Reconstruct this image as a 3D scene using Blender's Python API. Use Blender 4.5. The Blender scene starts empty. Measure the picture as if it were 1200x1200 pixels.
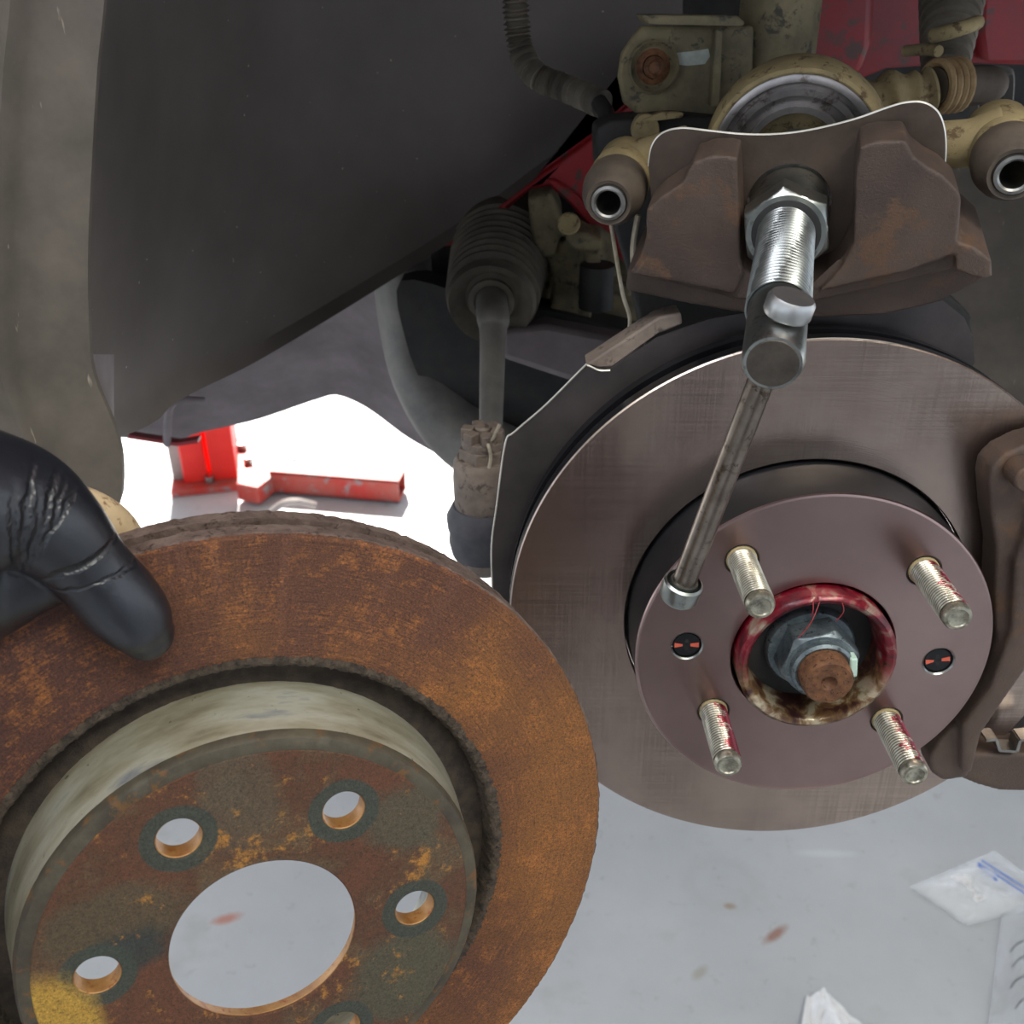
import bpy, bmesh, math, random
from mathutils import Vector, Matrix, noise
from mathutils.geometry import interpolate_bezier

random.seed(4)
S = bpy.context.scene
COL = S.collection
PI = math.pi

# ---------------------------------------------------------------- camera
F = 1200.0                       # focal length in pixels of a 1200 px frame
PITCH = math.radians(30); YAW = math.radians(1.55)
CAM = Vector((0, 0, 1.60))
FW = Vector((-math.sin(YAW)*math.cos(PITCH), math.cos(YAW)*math.cos(PITCH), -math.sin(PITCH)))
RT = Vector((math.cos(YAW), math.sin(YAW), 0))
UP = RT.cross(FW)
cd = bpy.data.cameras.new('camera'); cam = bpy.data.objects.new('camera', cd); COL.objects.link(cam)
cam.matrix_world = Matrix.Translation(CAM) @ Matrix((RT, UP, -FW)).transposed().to_4x4()
cd.sensor_width = 36; cd.lens = 36; cd.clip_start = 0.01; cd.clip_end = 200
cd.dof.use_dof = True; cd.dof.focus_distance = 0.39; cd.dof.aperture_fstop = 22
S.camera = cam

# ---------------------------------------------------------------- light
S.view_settings.view_transform = 'Standard'
S.view_settings.look = 'None'
S.view_settings.gamma = 1
S.view_settings.use_curve_mapping = False
S.view_settings.exposure = 0.2
w = bpy.data.worlds.new('world'); S.world = w; w.use_nodes = True
wn = w.node_tree.nodes; wl = w.node_tree.links
bg = wn['Background']; bg.inputs[0].default_value = (0.80, 0.88, 1.0, 1); bg.inputs[1].default_value = 1.4

def sun(direction, strength, color, angle):
    l = bpy.data.lights.new('sun', 'SUN'); l.energy = strength; l.color = color; l.angle = angle
    o = bpy.data.objects.new('sun', l); COL.objects.link(o)
    o.rotation_euler = Vector(direction).to_track_quat('-Z', 'Y').to_euler(); o.location = (0, 6, 6)
def area(loc, target, size, power, color):
    l = bpy.data.lights.new('ceiling_lamp', 'AREA'); l.shape = 'RECTANGLE'; l.size = size[0]; l.size_y = size[1]
    l.energy = power; l.color = color
    o = bpy.data.objects.new('ceiling_lamp', l); COL.objects.link(o)
    o.location = loc; o.rotation_euler = (Vector(target)-Vector(loc)).to_track_quat('-Z', 'Y').to_euler()
sun((0.20, -0.80, -0.80), 15.0, (1.0, 0.95, 0.88), math.radians(1.0))
area((0.9, -0.9, 3.6), (0.1, 0.4, 1.3), (1.6, 0.5), 45, (1.0, 0.97, 0.88))
area((-0.9, -0.5, 3.6), (0.0, 0.4, 1.3), (1.4, 0.5), 26, (0.90, 0.92, 1.0))

# ---------------------------------------------------------------- pixels to points
def W(px, py, d):                # point seen at a pixel, at depth d along the view axis
    return CAM + (FW + RT*((px-600)/F) - UP*((py-600)/F))*d
def WY(px, py, y):               # point seen at a pixel on the vertical plane Y = y
    r = FW + RT*((px-600)/F) - UP*((py-600)/F)
    return CAM + r*((y-CAM.y)/r.y)
def WZ(px, py, z):
    r = FW + RT*((px-600)/F) - UP*((py-600)/F)
    return CAM + r*((z-CAM.z)/r.z)
def dcam(v):                     # direction given as camera right, down, forward
    return (RT*v[0] - UP*v[1] + FW*v[2]).normalized()
def frame(origin, n, roll=0):    # local x right, y up, z = n (towards the viewer)
    n = Vector(n).normalized()
    x = Vector((0, 0, 1)).cross(n).normalized(); y = n.cross(x)
    if roll: x, y = x*math.cos(roll)+y*math.sin(roll), y*math.cos(roll)-x*math.sin(roll)
    return Matrix.Translation(origin) @ Matrix((x, y, n)).transposed().to_4x4()
def loc(M, px, py, off=0.0):     # pixel onto the plane z = off of a frame, local 2D
    Mi = M.inverted(); a = Mi @ CAM; b = Mi @ W(px, py, 1.0)
    t = (off-a.z)/(b.z-a.z); p = a + (b-a)*t
    return (p.x, p.y)
def locs(M, pts, off=0.0): return [loc(M, x, y, off) for x, y in pts]

# ---------------------------------------------------------------- object helpers
def link(name, bm, mat, parent=None, smooth=True, mw=None, **mods):
    me = bpy.data.meshes.new(name)
    bmesh.ops.recalc_face_normals(bm, faces=bm.faces)
    if smooth:
        for f in bm.faces: f.smooth = True
        for e in bm.edges:
            if len(e.link_faces) == 2 and e.calc_face_angle(0) > math.radians(38): e.smooth = False
    bm.to_mesh(me); bm.free()
    if mat: me.materials.append(mat)
    o = bpy.data.objects.new(name, me); COL.objects.link(o)
    if parent: o.parent = parent
    elif mw is not None: o.matrix_world = mw
    if mods.get('bevel'):
        m = o.modifiers.new('b', 'BEVEL'); m.width = mods['bevel']; m.segments = 2; m.limit_method = 'ANGLE'; m.angle_limit = math.radians(50)
        m.harden_normals = False
    if mods.get('remesh'):
        m = o.modifiers.new('r', 'REMESH'); m.mode = 'VOXEL'; m.voxel_size = mods['remesh']; m.use_smooth_shade = True
        m = o.modifiers.new('s', 'SMOOTH'); m.factor = 0.5; m.iterations = mods.get('relax', 6)
    return o
def tag(o, label=None, cat=None, group=None, kind=None):
    if label: o['label'] = label
    if cat: o['category'] = cat
    if group: o['group'] = group
    if kind: o['kind'] = kind
    return o
def thing(name, label, cat, mw=None, group=None):
    o = bpy.data.objects.new(name, None); COL.objects.link(o); o.empty_display_size = 0.01
    if mw is not None: o.matrix_world = mw
    return tag(o, label, cat, group)
def copy_tree(o, parent=None):
    c = o.copy(); COL.objects.link(c)
    if parent: c.parent = parent
    for ch in list(o.children): copy_tree(ch, c)
    return c

def B(): return bmesh.new()
def lathe(bm, prof, seg=96, M=None, closed=False, jit=0.0, start=0, end=2*PI):
    M = M or Matrix(); full = abs(end-start-2*PI) < 1e-6
    n = seg if full else seg+1
    rings = []
    for (r, z) in prof:
        ring = []
        if r < 1e-7: v = bm.verts.new(M @ Vector((0, 0, z))); ring = [v]*n
        else:
            for i in range(n):
                t = start+(end-start)*i/seg
                j = jit*(noise.noise(Vector((math.cos(t)*60*r*20, math.sin(t)*60*r*20, z*900)))+.5*noise.noise(Vector((math.cos(t)*400*r*3, math.sin(t)*400*r*3, z*3000)))) if jit else 0
                ring.append(bm.verts.new(M @ Vector(((r+j)*math.cos(t), (r+j)*math.sin(t), z+j*.7))))
        rings.append(ring)
    pairs = list(zip(rings, rings[1:])) + ([(rings[-1], rings[0])] if closed else [])
    for a, b in pairs:
        for i in range(n if full else n-1):
            k = (i+1) % n
            vs = []
            for v in (a[i], a[k], b[k], b[i]):
                if v not in vs: vs.append(v)
            if len(vs) > 2:
                try: bm.faces.new(vs)
                except ValueError: pass
def rings_fn(pts):
    """smooth polyline through points (Catmull-Rom), list of Vectors"""
    return pts
def catmull(pts, n=8, closed=False):
    P = [Vector(p) for p in pts]; out = []
    N = len(P)
    rng = range(N) if closed else range(N-1)
    for i in rng:
        if closed: p0, p1, p2, p3 = P[i-1], P[i], P[(i+1) % N], P[(i+2) % N]
        else: p0, p1, p2, p3 = P[max(i-1, 0)], P[i], P[i+1], P[min(i+2, N-1)]
        for k in range(n):
            t = k/n
            out.append(0.5*((2*p1)+(p2-p0)*t+(2*p0-5*p1+4*p2-p3)*t*t+(3*p1-p0-3*p2+p3)*t**3))
    if not closed: out.append(P[-1])
    return out
def tube(bm, pts, radii, seg=16, caps=True, flat=1.0, fdir=None):
    P = [Vector(p) for p in pts]
    if not hasattr(radii, '__len__'): radii = [radii]*len(P)
    t0 = (P[1]-P[0]).normalized()
    u = Vector(fdir) if fdir is not None else (Vector((0, 0, 1)) if abs(t0.z) < .9 else Vector((1, 0, 0)))
    rings = []
    for i, p in enumerate(P):
        t = (P[min(i+1, len(P)-1)]-P[max(i-1, 0)]).normalized()
        u = (u-t*u.dot(t)).normalized(); v = t.cross(u)
        rings.append([bm.verts.new(p+u*math.cos(2*PI*k/seg)*radii[i]*flat+v*math.sin(2*PI*k/seg)*radii[i]) for k in range(seg)])
    for a, b in zip(rings, rings[1:]):
        for k in range(seg): bm.faces.new((a[k], a[(k+1) % seg], b[(k+1) % seg], b[k]))
    if caps: bm.faces.new(rings[0][::-1]); bm.faces.new(rings[-1])
def resample(pts, radii, n=6):
    """catmull on both points and radii"""
    P = catmull([(p[0], p[1], p[2]) for p in map(Vector, pts)], n)
    R = [v.x for v in catmull([(r, 0, 0) for r in radii], n)]
    return P, R
def box(bm, lo, hi, M=None):
    M = M or Matrix()
    v = [bm.verts.new(M @ Vector((x, y, z))) for x in (lo[0], hi[0]) for y in (lo[1], hi[1]) for z in (lo[2], hi[2])]
    for f in ((0,1,3,2),(4,6,7,5),(0,4,5,1),(2,3,7,6),(0,2,6,4),(1,5,7,3)): bm.faces.new([v[i] for i in f])
def prism(bm, pts, z0, z1, M=None, inset=0.0):
    """extrude a 2D outline between z0 (back) and z1 (front)"""
    M = M or Matrix()
    a = [bm.verts.new(M @ Vector((x, y, z0))) for x, y in pts]; b = [bm.verts.new(M @ Vector((x, y, z1))) for x, y in pts]
    n = len(pts)
    fa = bm.faces.new(a[::-1]); fb = bm.faces.new(b)
    for i in range(n): bm.faces.new((a[i], a[(i+1) % n], b[(i+1) % n], b[i]))
    bmesh.ops.triangulate(bm, faces=[fa, fb])
def smooth2(pts, n=6): return [(v.x, v.y) for v in catmull([(x, y, 0) for x, y in pts], n, True)]
def plate_holes(bm, loops, z0, z1, M=None):
    """flat plate with outer loop loops[0] and holes loops[1:]"""
    M = M or Matrix()
    for z in (z0, z1):
        es = []
        for L in loops:
            vs = [bm.verts.new(M @ Vector((x, y, z))) for x, y in L]
            es += [bm.edges.new((vs[i], vs[(i+1) % len(vs)])) for i in range(len(vs))]
            if z == z0: L_ = vs; plate_holes.lo.append(vs)
            else: plate_holes.hi.append(vs)
        bmesh.ops.triangle_fill(bm, use_beauty=True, edges=es)
    for a, b in zip(plate_holes.lo, plate_holes.hi):
        for i in range(len(a)): bm.faces.new((a[i], a[(i+1) % len(a)], b[(i+1) % len(a)], b[i]))
    plate_holes.lo = []; plate_holes.hi = []
plate_holes.lo = []; plate_holes.hi = []
def circle(cx, cy, r, n=32): return [(cx+r*math.cos(2*PI*i/n), cy+r*math.sin(2*PI*i/n)) for i in range(n)]
def thread(bm, r, z0, z1, pitch, depth, M=None, seg=32, per=5):
    M = M or Matrix(); rows = int((z1-z0)/pitch*per)
    prev = None
    for j in range(rows+1):
        z = z0+(z1-z0)*j/rows; ring = []
        for k in range(seg):
            ph = ((z-z0)/pitch-k/seg) % 1.0
            tri = abs(ph-.5)*2
            ring.append(bm.verts.new(M @ Vector(((r-depth*tri)*math.cos(2*PI*k/seg), (r-depth*tri)*math.sin(2*PI*k/seg), z))))
        if prev:
            for k in range(seg): bm.faces.new((prev[k], prev[(k+1) % seg], ring[(k+1) % seg], ring[k]))
        else: bm.faces.new(ring[::-1])
        prev = ring
    bm.faces.new(prev)
def hexpts(r, a0=0): return [(r*math.cos(a0+i*PI/3), r*math.sin(a0+i*PI/3)) for i in range(6)]
def axis_frame(p, q):
    n = (Vector(q)-Vector(p)).normalized()
    x = (Vector((0, 0, 1)) if abs(n.z) < .95 else Vector((1, 0, 0))).cross(n).normalized()
    return Matrix.Translation(p) @ Matrix((x, n.cross(x), n)).transposed().to_4x4()

# ---------------------------------------------------------------- materials
def srgb(r, g, b):
    f = lambda c: (c/255/12.92) if c/255 <= .04045 else ((c/255+.055)/1.055)**2.4
    return (f(r), f(g), f(b), 1)
class NT:
    def __init__(s, name):
        s.m = bpy.data.materials.new(name); s.m.use_nodes = True; s.t = s.m.node_tree
        s.b = s.t.nodes['Principled BSDF']; s.tc = s.t.nodes.new('ShaderNodeTexCoord')
        s.obj = s.tc.outputs['Object']
    def n(s, kind, **kw):
        x = s.t.nodes.new('ShaderNode'+kind)
        for k, v in kw.items():
            if k.startswith('i_'): x.inputs[k[2:]].default_value = v
            else: setattr(x, k, v)
        return x
    def l(s, a, b): s.t.links.new(a, b)
    def noise(s, scale, detail=4, rough=.6, vec=None, dist=0):
        x = s.n('TexNoise'); x.inputs['Scale'].default_value = scale; x.inputs['Detail'].default_value = detail
        x.inputs['Roughness'].default_value = rough; x.inputs['Distortion'].default_value = dist
        s.l(vec or s.obj, x.inputs['Vector']); return x.outputs['Fac']
    def ramp(s, fac, stops, mode='LINEAR'):
        r = s.n('ValToRGB'); cr = r.color_ramp; cr.interpolation = mode
        while len(cr.elements) < len(stops): cr.elements.new(.5)
        for e, (p, c) in zip(cr.elements, stops): e.position = p; e.color = c if hasattr(c, '__len__') else (c, c, c, 1)
        s.l(fac, r.inputs[0]); return r.outputs[0]
    def mix(s, fac, a, b, mode='MIX'):
        x = s.n('Mix', data_type='RGBA', blend_type=mode)
        for k, v in ((0, fac), (6, a), (7, b)):
            if hasattr(v, 'links'): s.l(v, x.inputs[k])
            else: x.inputs[k].default_value = v
        return x.outputs[2]
    def math(s, op, a, b=0.0, c=None):
        x = s.n('Math', operation=op)
        for k, v in enumerate((a, b, c)):
            if v is None: continue
            if hasattr(v, 'links'): s.l(v, x.inputs[k])
            else: x.inputs[k].default_value = v
        return x.outputs[0]
    def polar(s, fr, ft):
        """vector (radius*fr, angle*ft, z) around the object's own z axis"""
        sp = s.n('SeparateXYZ'); s.l(s.obj, sp.inputs[0])
        r = s.math('SQRT', s.math('ADD', s.math('MULTIPLY', sp.outputs[0], sp.outputs[0]), s.math('MULTIPLY', sp.outputs[1], sp.outputs[1])))
        a = s.math('ARCTAN2', sp.outputs[1], sp.outputs[0])
        c = s.n('CombineXYZ'); s.l(s.math('MULTIPLY', r, fr), c.inputs[0]); s.l(s.math('MULTIPLY', a, ft), c.inputs[1]); s.l(s.math('MULTIPLY', sp.outputs[2], fr), c.inputs[2])
        s.r = r; s.sp = sp
        return c.outputs[0]
    def bump(s, h, strength=.5, dist=.0005):
        x = s.n('Bump'); x.inputs['Strength'].default_value = strength; x.inputs['Distance'].default_value = dist
        s.l(h, x.inputs['Height']); s.l(x.outputs[0], s.b.inputs['Normal'])
    def out(s, col=None, rough=None, metal=None, **kw):
        for k, v in (('Base Color', col), ('Roughness', rough), ('Metallic', metal)):
            if v is None: continue
            if hasattr(v, 'links'): s.l(v, s.b.inputs[k])
            else: s.b.inputs[k].default_value = v
        for k, v in kw.items(): s.b.inputs[k.replace('_', ' ')].default_value = v
        return s.m
def grimy(name, c1, c2, c3=None, scale=60, rough=.7, metal=0.0, bump=.3, fine=500, bd=.0004, lo=.35, hi=.65, spec=.5):
    """a surface of two or three tones broken up by dirt"""
    t = NT(name)
    f = t.noise(scale, 6, .65)
    col = t.ramp(f, [(lo, c1), (hi, c2)])
    if c3:
        g = t.noise(scale*2.7, 5, .7, dist=.3)
        col = t.mix(t.ramp(g, [(.56, 0), (.64, 1)]), col, c3)
    t.bump(t.noise(fine, 4, .7), bump, bd)
    t.b.inputs['Specular IOR Level'].default_value = spec
    return t.out(col, rough, metal)

M_ = {}
M_['liner'] = grimy('liner plastic', srgb(58, 54, 50), srgb(74, 70, 66), scale=9, rough=.62, bump=.25, fine=900, bd=.0003)
t = NT('liner plastic specked')
sp_ = t.noise(300, 1, .3); f = t.noise(8, 5, .6)
t.bump(t.noise(1200, 3, .7), .3, .0003)
M_['liner'] = t.out(t.mix(t.ramp(sp_, [(.80, 0), (.83, 1)]), t.ramp(f, [(.3, srgb(84, 77, 72)), (.7, srgb(108, 101, 96))]), srgb(170, 165, 155)), .6)
t = NT('scuffed flange plastic')
mp = t.n('Mapping'); mp.inputs['Scale'].default_value = (1, 1, .16); t.l(t.obj, mp.inputs[0])
st = t.noise(230, 3, .5, vec=mp.outputs[0]); f = t.noise(18, 5, .65)
t.bump(t.noise(700, 4, .7), .4, .0004)
M_['flange'] = t.out(t.mix(t.ramp(st, [(.70, 0), (.76, 1)]), t.ramp(f, [(.32, srgb(86, 81, 72)), (.68, srgb(118, 108, 98))]), srgb(170, 158, 140)), .6)
M_['under'] = grimy('underbody coating', srgb(104, 94, 96), srgb(130, 120, 122), scale=14, rough=.6, bump=.3)
M_['arm'] = grimy('dusty black steel', srgb(88, 86, 84), srgb(132, 128, 122), scale=16, rough=.55)
M_['dark'] = grimy('black plastic and castings with painted shade', srgb(28, 28, 28), srgb(48, 46, 44), scale=40, rough=.7)  # near-black also stands in for shade on castings and in recesses
M_['red'] = grimy('dusty red body paint', srgb(150, 26, 34), srgb(108, 40, 42), srgb(84, 56, 50), scale=14, rough=.45, bump=.1, lo=.4, hi=.7)
M_['knuckle'] = grimy('dirty tan casting', srgb(92, 86, 66), srgb(128, 116, 88), srgb(64, 62, 52), scale=45, rough=.8, bump=.8)
M_['strut'] = grimy('strut tube with dried dirt', srgb(92, 86, 66), srgb(132, 120, 90), srgb(66, 64, 52), scale=35, rough=.75, bump=.6)
M_['cast'] = grimy('dark brown iron casting', srgb(66, 54, 48), srgb(92, 76, 66), srgb(98, 74, 56), scale=16, rough=.58, bump=.9, fine=1100, bd=.0004, metal=.25)
M_['tan'] = grimy('tan dusty iron', srgb(134, 120, 88), srgb(166, 148, 106), srgb(98, 80, 56), scale=50, rough=.85, bump=.7)
M_['rubber'] = grimy('brown dusty rubber', srgb(66, 58, 50), srgb(92, 80, 68), scale=45, rough=.75)
M_['joint'] = grimy('brown grey joint iron', srgb(104, 92, 84), srgb(136, 122, 110), srgb(78, 68, 62), scale=60, rough=.7, bump=.6)
M_['gloss'] = grimy('glossy black disc edge coating', srgb(16, 16, 18), srgb(26, 26, 29), scale=50, rough=.22, metal=.0, bump=.03)
M_['pinm'] = grimy('grey pin sleeve steel', srgb(140, 138, 134), srgb(176, 174, 168), scale=90, rough=.34, metal=1, bump=.05)
M_['bellows'] = grimy('dusty black bellows', srgb(72, 66, 58), srgb(108, 100, 86), scale=30, rough=.7)
M_['boot'] = grimy('dark grey rubber', srgb(62, 62, 68), srgb(84, 82, 86), scale=40, rough=.7)
M_['shield'] = grimy('black shield sheet', srgb(52, 48, 48), srgb(70, 64, 64), scale=30, rough=.5, bump=.2, metal=.2)
M_['edge'] = grimy('bare bright steel edge', srgb(200, 196, 186), srgb(232, 228, 220), scale=60, rough=.35, metal=.6, bump=.1)
M_['plate'] = grimy('browned steel plate', srgb(74, 64, 56), srgb(96, 82, 72), scale=30, rough=.55, metal=.5, bump=.4)
M_['thread'] = grimy('bare thread steel', srgb(128, 134, 134), srgb(160, 162, 158), scale=80, rough=.3, metal=1, bump=.0)
M_['zinc'] = grimy('zinc plated steel', srgb(140, 146, 144), srgb(172, 174, 168), srgb(124, 126, 122), scale=60, rough=.34, metal=1, bump=.1, lo=.3, hi=.7)
M_['chrome'] = grimy('polished steel', srgb(180, 182, 182), srgb(198, 198, 196), scale=60, rough=.42, metal=1, bump=.02)
M_['bar'] = grimy('worn grey brown bar', srgb(118, 108, 98), srgb(150, 140, 130), srgb(92, 80, 70), scale=70, rough=.33, metal=1, bump=.1)
M_['dull'] = grimy('dull end of the screw', srgb(70, 64, 58), srgb(92, 84, 76), scale=120, rough=.5, metal=.6)
M_['black'] = grimy('black oxide', srgb(22, 23, 26), srgb(34, 35, 38), scale=50, rough=.4, metal=.3, bump=.05)
M_['mach'] = grimy('machined piston face', srgb(134, 130, 130), srgb(176, 170, 166), srgb(110, 100, 94), scale=30, rough=.3, metal=.8, bump=.1)
M_['orange'] = grimy('orange paint mark', srgb(205, 84, 60), srgb(220, 104, 78), scale=200, rough=.5)
M_['liftred'] = grimy('lift red paint', srgb(214, 24, 16), srgb(226, 44, 30), scale=8, rough=.45, bump=.1)
M_['liftworn'] = grimy('worn lift paint', srgb(190, 40, 30), srgb(170, 90, 78), srgb(140, 134, 134), scale=9, rough=.5, bump=.1)
M_['liftgrey'] = grimy('grey lift steel', srgb(130, 122, 118), srgb(160, 150, 146), scale=10, rough=.5)
M_['wire'] = grimy('rusty light wire', srgb(150, 140, 120), srgb(190, 180, 160), scale=90, rough=.5, metal=.3)
M_['rustpin'] = grimy('rusty axle end', srgb(84, 54, 34), srgb(124, 84, 54), srgb(60, 36, 24), scale=200, rough=.7, metal=.2, bump=.6, bd=.0002)

# new rotor: machined faces
def machined(name, c1, c2, aniso, rough, hatch=1.0):
    t = NT(name)
    v = t.polar(2600, 1.2)
    rings = t.noise(1, 2, .5, vec=v)
    a = t.n('Mapping'); a.inputs['Rotation'].default_value = (0, 0, .5); a.inputs['Scale'].default_value = (900, 12, 1); t.l(t.obj, a.inputs[0])
    b = t.n('Mapping'); b.inputs['Rotation'].default_value = (0, 0, -.42); b.inputs['Scale'].default_value = (12, 900, 1); t.l(t.obj, b.inputs[0])
    h1 = t.noise(1, 3, .6, vec=a.outputs[0], dist=.25); h2 = t.noise(1, 3, .6, vec=b.outputs[0], dist=.25)
    hs = t.math('ADD', t.math('MULTIPLY', t.math('MULTIPLY', t.math('ADD', h1, h2), hatch), t.ramp(t.noise(22, 3, .6), [(.36, .3), (.62, 1.6)])), rings)
    t.bump(hs, .32, .00007)
    col = t.mix(t.ramp(t.noise(14, 4, .6), [(.35, 0), (.65, 1)]), c1, c2)
    sc = t.ramp(t.math('MULTIPLY', h1, h2), [(.18, .72), (.34, 1.0)])
    col = t.mix(t.ramp(t.noise(22, 3, .6), [(.38, .05), (.62, .95)]), col, sc, 'MULTIPLY') if hatch else col
    t.b.inputs['Anisotropic'].default_value = aniso
    tg = t.n('Tangent', direction_type='RADIAL', axis='Z'); t.l(tg.outputs[0], t.b.inputs['Tangent'])
    return t.out(col, rough, 1.0)
M_['machined'] = machined('ground steel face', srgb(196, 178, 164), srgb(178, 158, 148), .7, .27)
M_['hatface'] = machined('turned steel face', srgb(176, 152, 146), srgb(162, 138, 134), .3, .30, 0)

# rust
def rust_face(name):
    t = NT(name)
    v = t.polar(1500, 6)
    streak = t.noise(1, 5, .7, vec=v, dist=.3)
    big = t.noise(13, 4, .55, dist=.3)
    med = t.noise(110, 10, .82); fine = t.noise(800, 5, .85)
    reg = t.noise(26, 3, .6)
    g = t.math('ADD', t.math('MULTIPLY', big, .7), t.math('MULTIPLY', t.sp.outputs[0], 1.5))     # more orange towards one side
    base = t.ramp(g, [(.26, srgb(84, 52, 42)), (.40, srgb(102, 64, 42)), (.56, srgb(136, 88, 42))])
    q = t.math('ADD', t.math('ADD', t.math('MULTIPLY', med, .55), t.math('MULTIPLY', t.math('ADD', streak, fine), .2)), t.math('MULTIPLY', reg, .22))
    base = t.mix(t.ramp(q, [(.595, 0), (.70, .8)]), base, srgb(178, 112, 54))
    base = t.mix(t.ramp(fine, [(.34, .85), (.50, 0)]), base, srgb(58, 38, 32))
    base = t.mix(t.ramp(streak, [(.30, .6), (.44, 0)]), base, srgb(54, 36, 30))
    gr = t.noise(1500, 4, .8)
    base = t.mix(1.0, base, t.ramp(gr, [(.34, .55), (.50, 1.0), (.66, 1.5)]), 'MULTIPLY')
    h = t.math('ADD', t.math('MULTIPLY', gr, .8), t.math('MULTIPLY', streak, .8))
    t.bump(h, .9, .0006)
    return t.out(base, .66, .12)
def rust_hat(name):
    t = NT(name)
    big = t.noise(30, 4, .6, dist=.6)
    med = t.noise(130, 10, .82); fine = t.noise(900, 5, .85); reg = t.noise(40, 3, .6)
    t.polar(1, 1)
    col = t.ramp(t.math('ADD', t.math('MULTIPLY', big, .7), t.math('MULTIPLY', med, .3)), [(.40, srgb(104, 64, 42)), (.54, srgb(92, 60, 40)), (.60, srgb(100, 78, 54)), (.68, srgb(86, 80, 62))])
    def blot(col, x, y, r0, r1, c, k, wob=.012, sx=1, sy=1):
        m = t.n('Mapping', vector_type='TEXTURE'); m.inputs['Location'].default_value = (x, y, OLD_OFF); m.inputs['Scale'].default_value = (sx, sy, 1)
        t.l(t.obj, m.inputs[0]); s = t.n('VectorMath', operation='LENGTH'); t.l(m.outputs[0], s.inputs[0])
        d = t.math('ADD', s.outputs['Value'], t.math('MULTIPLY', t.math('SUBTRACT', med, .5), wob))
        return t.mix(t.ramp(t.math('MULTIPLY', d, 20), [(r0*20, k), (r1*20, 0)]), col, c)
    col = blot(col, .000, .055, .011, .014, srgb(92, 80, 62), .7, .02, 1, 1.5)
    col = blot(col, -.042, .024, .013, .018, srgb(88, 78, 56), .8, .02, 1.4, .8)
    col = blot(col, -.040, .012, .007, .012, srgb(52, 58, 54), .9, .015, 1.3, .8)
    col = blot(col, .050, .030, .010, .015, srgb(84, 80, 62), .8, .02)
    col = blot(col, .044, -.034, .016, .022, srgb(80, 80, 62), .8, .02)
    q = t.math('ADD', t.math('MULTIPLY', med, .65), t.math('MULTIPLY', reg, .35))
    col = t.mix(t.ramp(q, [(.555, 0), (.61, .9)]), col, srgb(184, 126, 52))
    # wear rings left by the wheel nuts
    for i in range(6):
        a = math.radians(180-OLD_A0-60*i)
        col = blot(col, OLD_PCD*math.cos(a), OLD_PCD*math.sin(a), .0112, .0118, srgb(64, 70, 60), .95, .0016)
    col = blot(col, -.066, -.010, .012, .017, srgb(190, 150, 62), .95, .012, 1, 1.5)
    col = t.mix(t.ramp(fine, [(.34, .9), (.48, 0)]), col, srgb(46, 38, 30))
    gr = t.noise(1500, 4, .8)
    col = t.mix(1.0, col, t.ramp(gr, [(.34, .6), (.50, 1.0), (.66, 1.4)]), 'MULTIPLY')
    t.bump(t.math('ADD', gr, med), .8, .0006)
    return t.out(col, .58, .15)
OLD_A0, OLD_PCD, OLD_OFF = 8.0, .0502, .0217
M_['rust'] = rust_face('rusty swept face')
M_['rusthat'] = rust_hat('rusty patched hat face')
M_['crust'] = grimy('crusty dark ridge', srgb(52, 44, 38), srgb(92, 80, 66), srgb(40, 32, 28), scale=260, rough=.95, bump=1.0, fine=1300, bd=.0008)
M_['rustedge'] = grimy('crusty grey brown edge', srgb(84, 68, 60), srgb(118, 100, 90), srgb(62, 46, 40), scale=120, rough=.9, bump=1.0, fine=900, bd=.0007)
M_['groove'] = grimy('dark groove', srgb(40, 34, 30), srgb(70, 60, 50), scale=160, rough=.95, bump=1.0, fine=1200, bd=.0006)  # dark brown groove tone, varied by noise
t = NT('green grey hat wall')
v = t.polar(60, 1.2)
f1 = t.noise(1.6, 5, .6, vec=v); f2 = t.noise(260, 4, .7)
M_['hatwall'] = t.out(t.mix(t.ramp(f2, [(.66, 0), (.72, 1)]), t.ramp(f1, [(.3, srgb(136, 128, 104)), (.45, srgb(176, 170, 146)), (.6, srgb(202, 200, 182)), (.72, srgb(140, 146, 152))]), srgb(80, 72, 58)), .32, .45)
M_['chamfer'] = grimy('green grey hat edge', srgb(64, 58, 48), srgb(90, 84, 68), srgb(108, 78, 46), scale=60, rough=.6, metal=.2, bump=.6)

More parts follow.
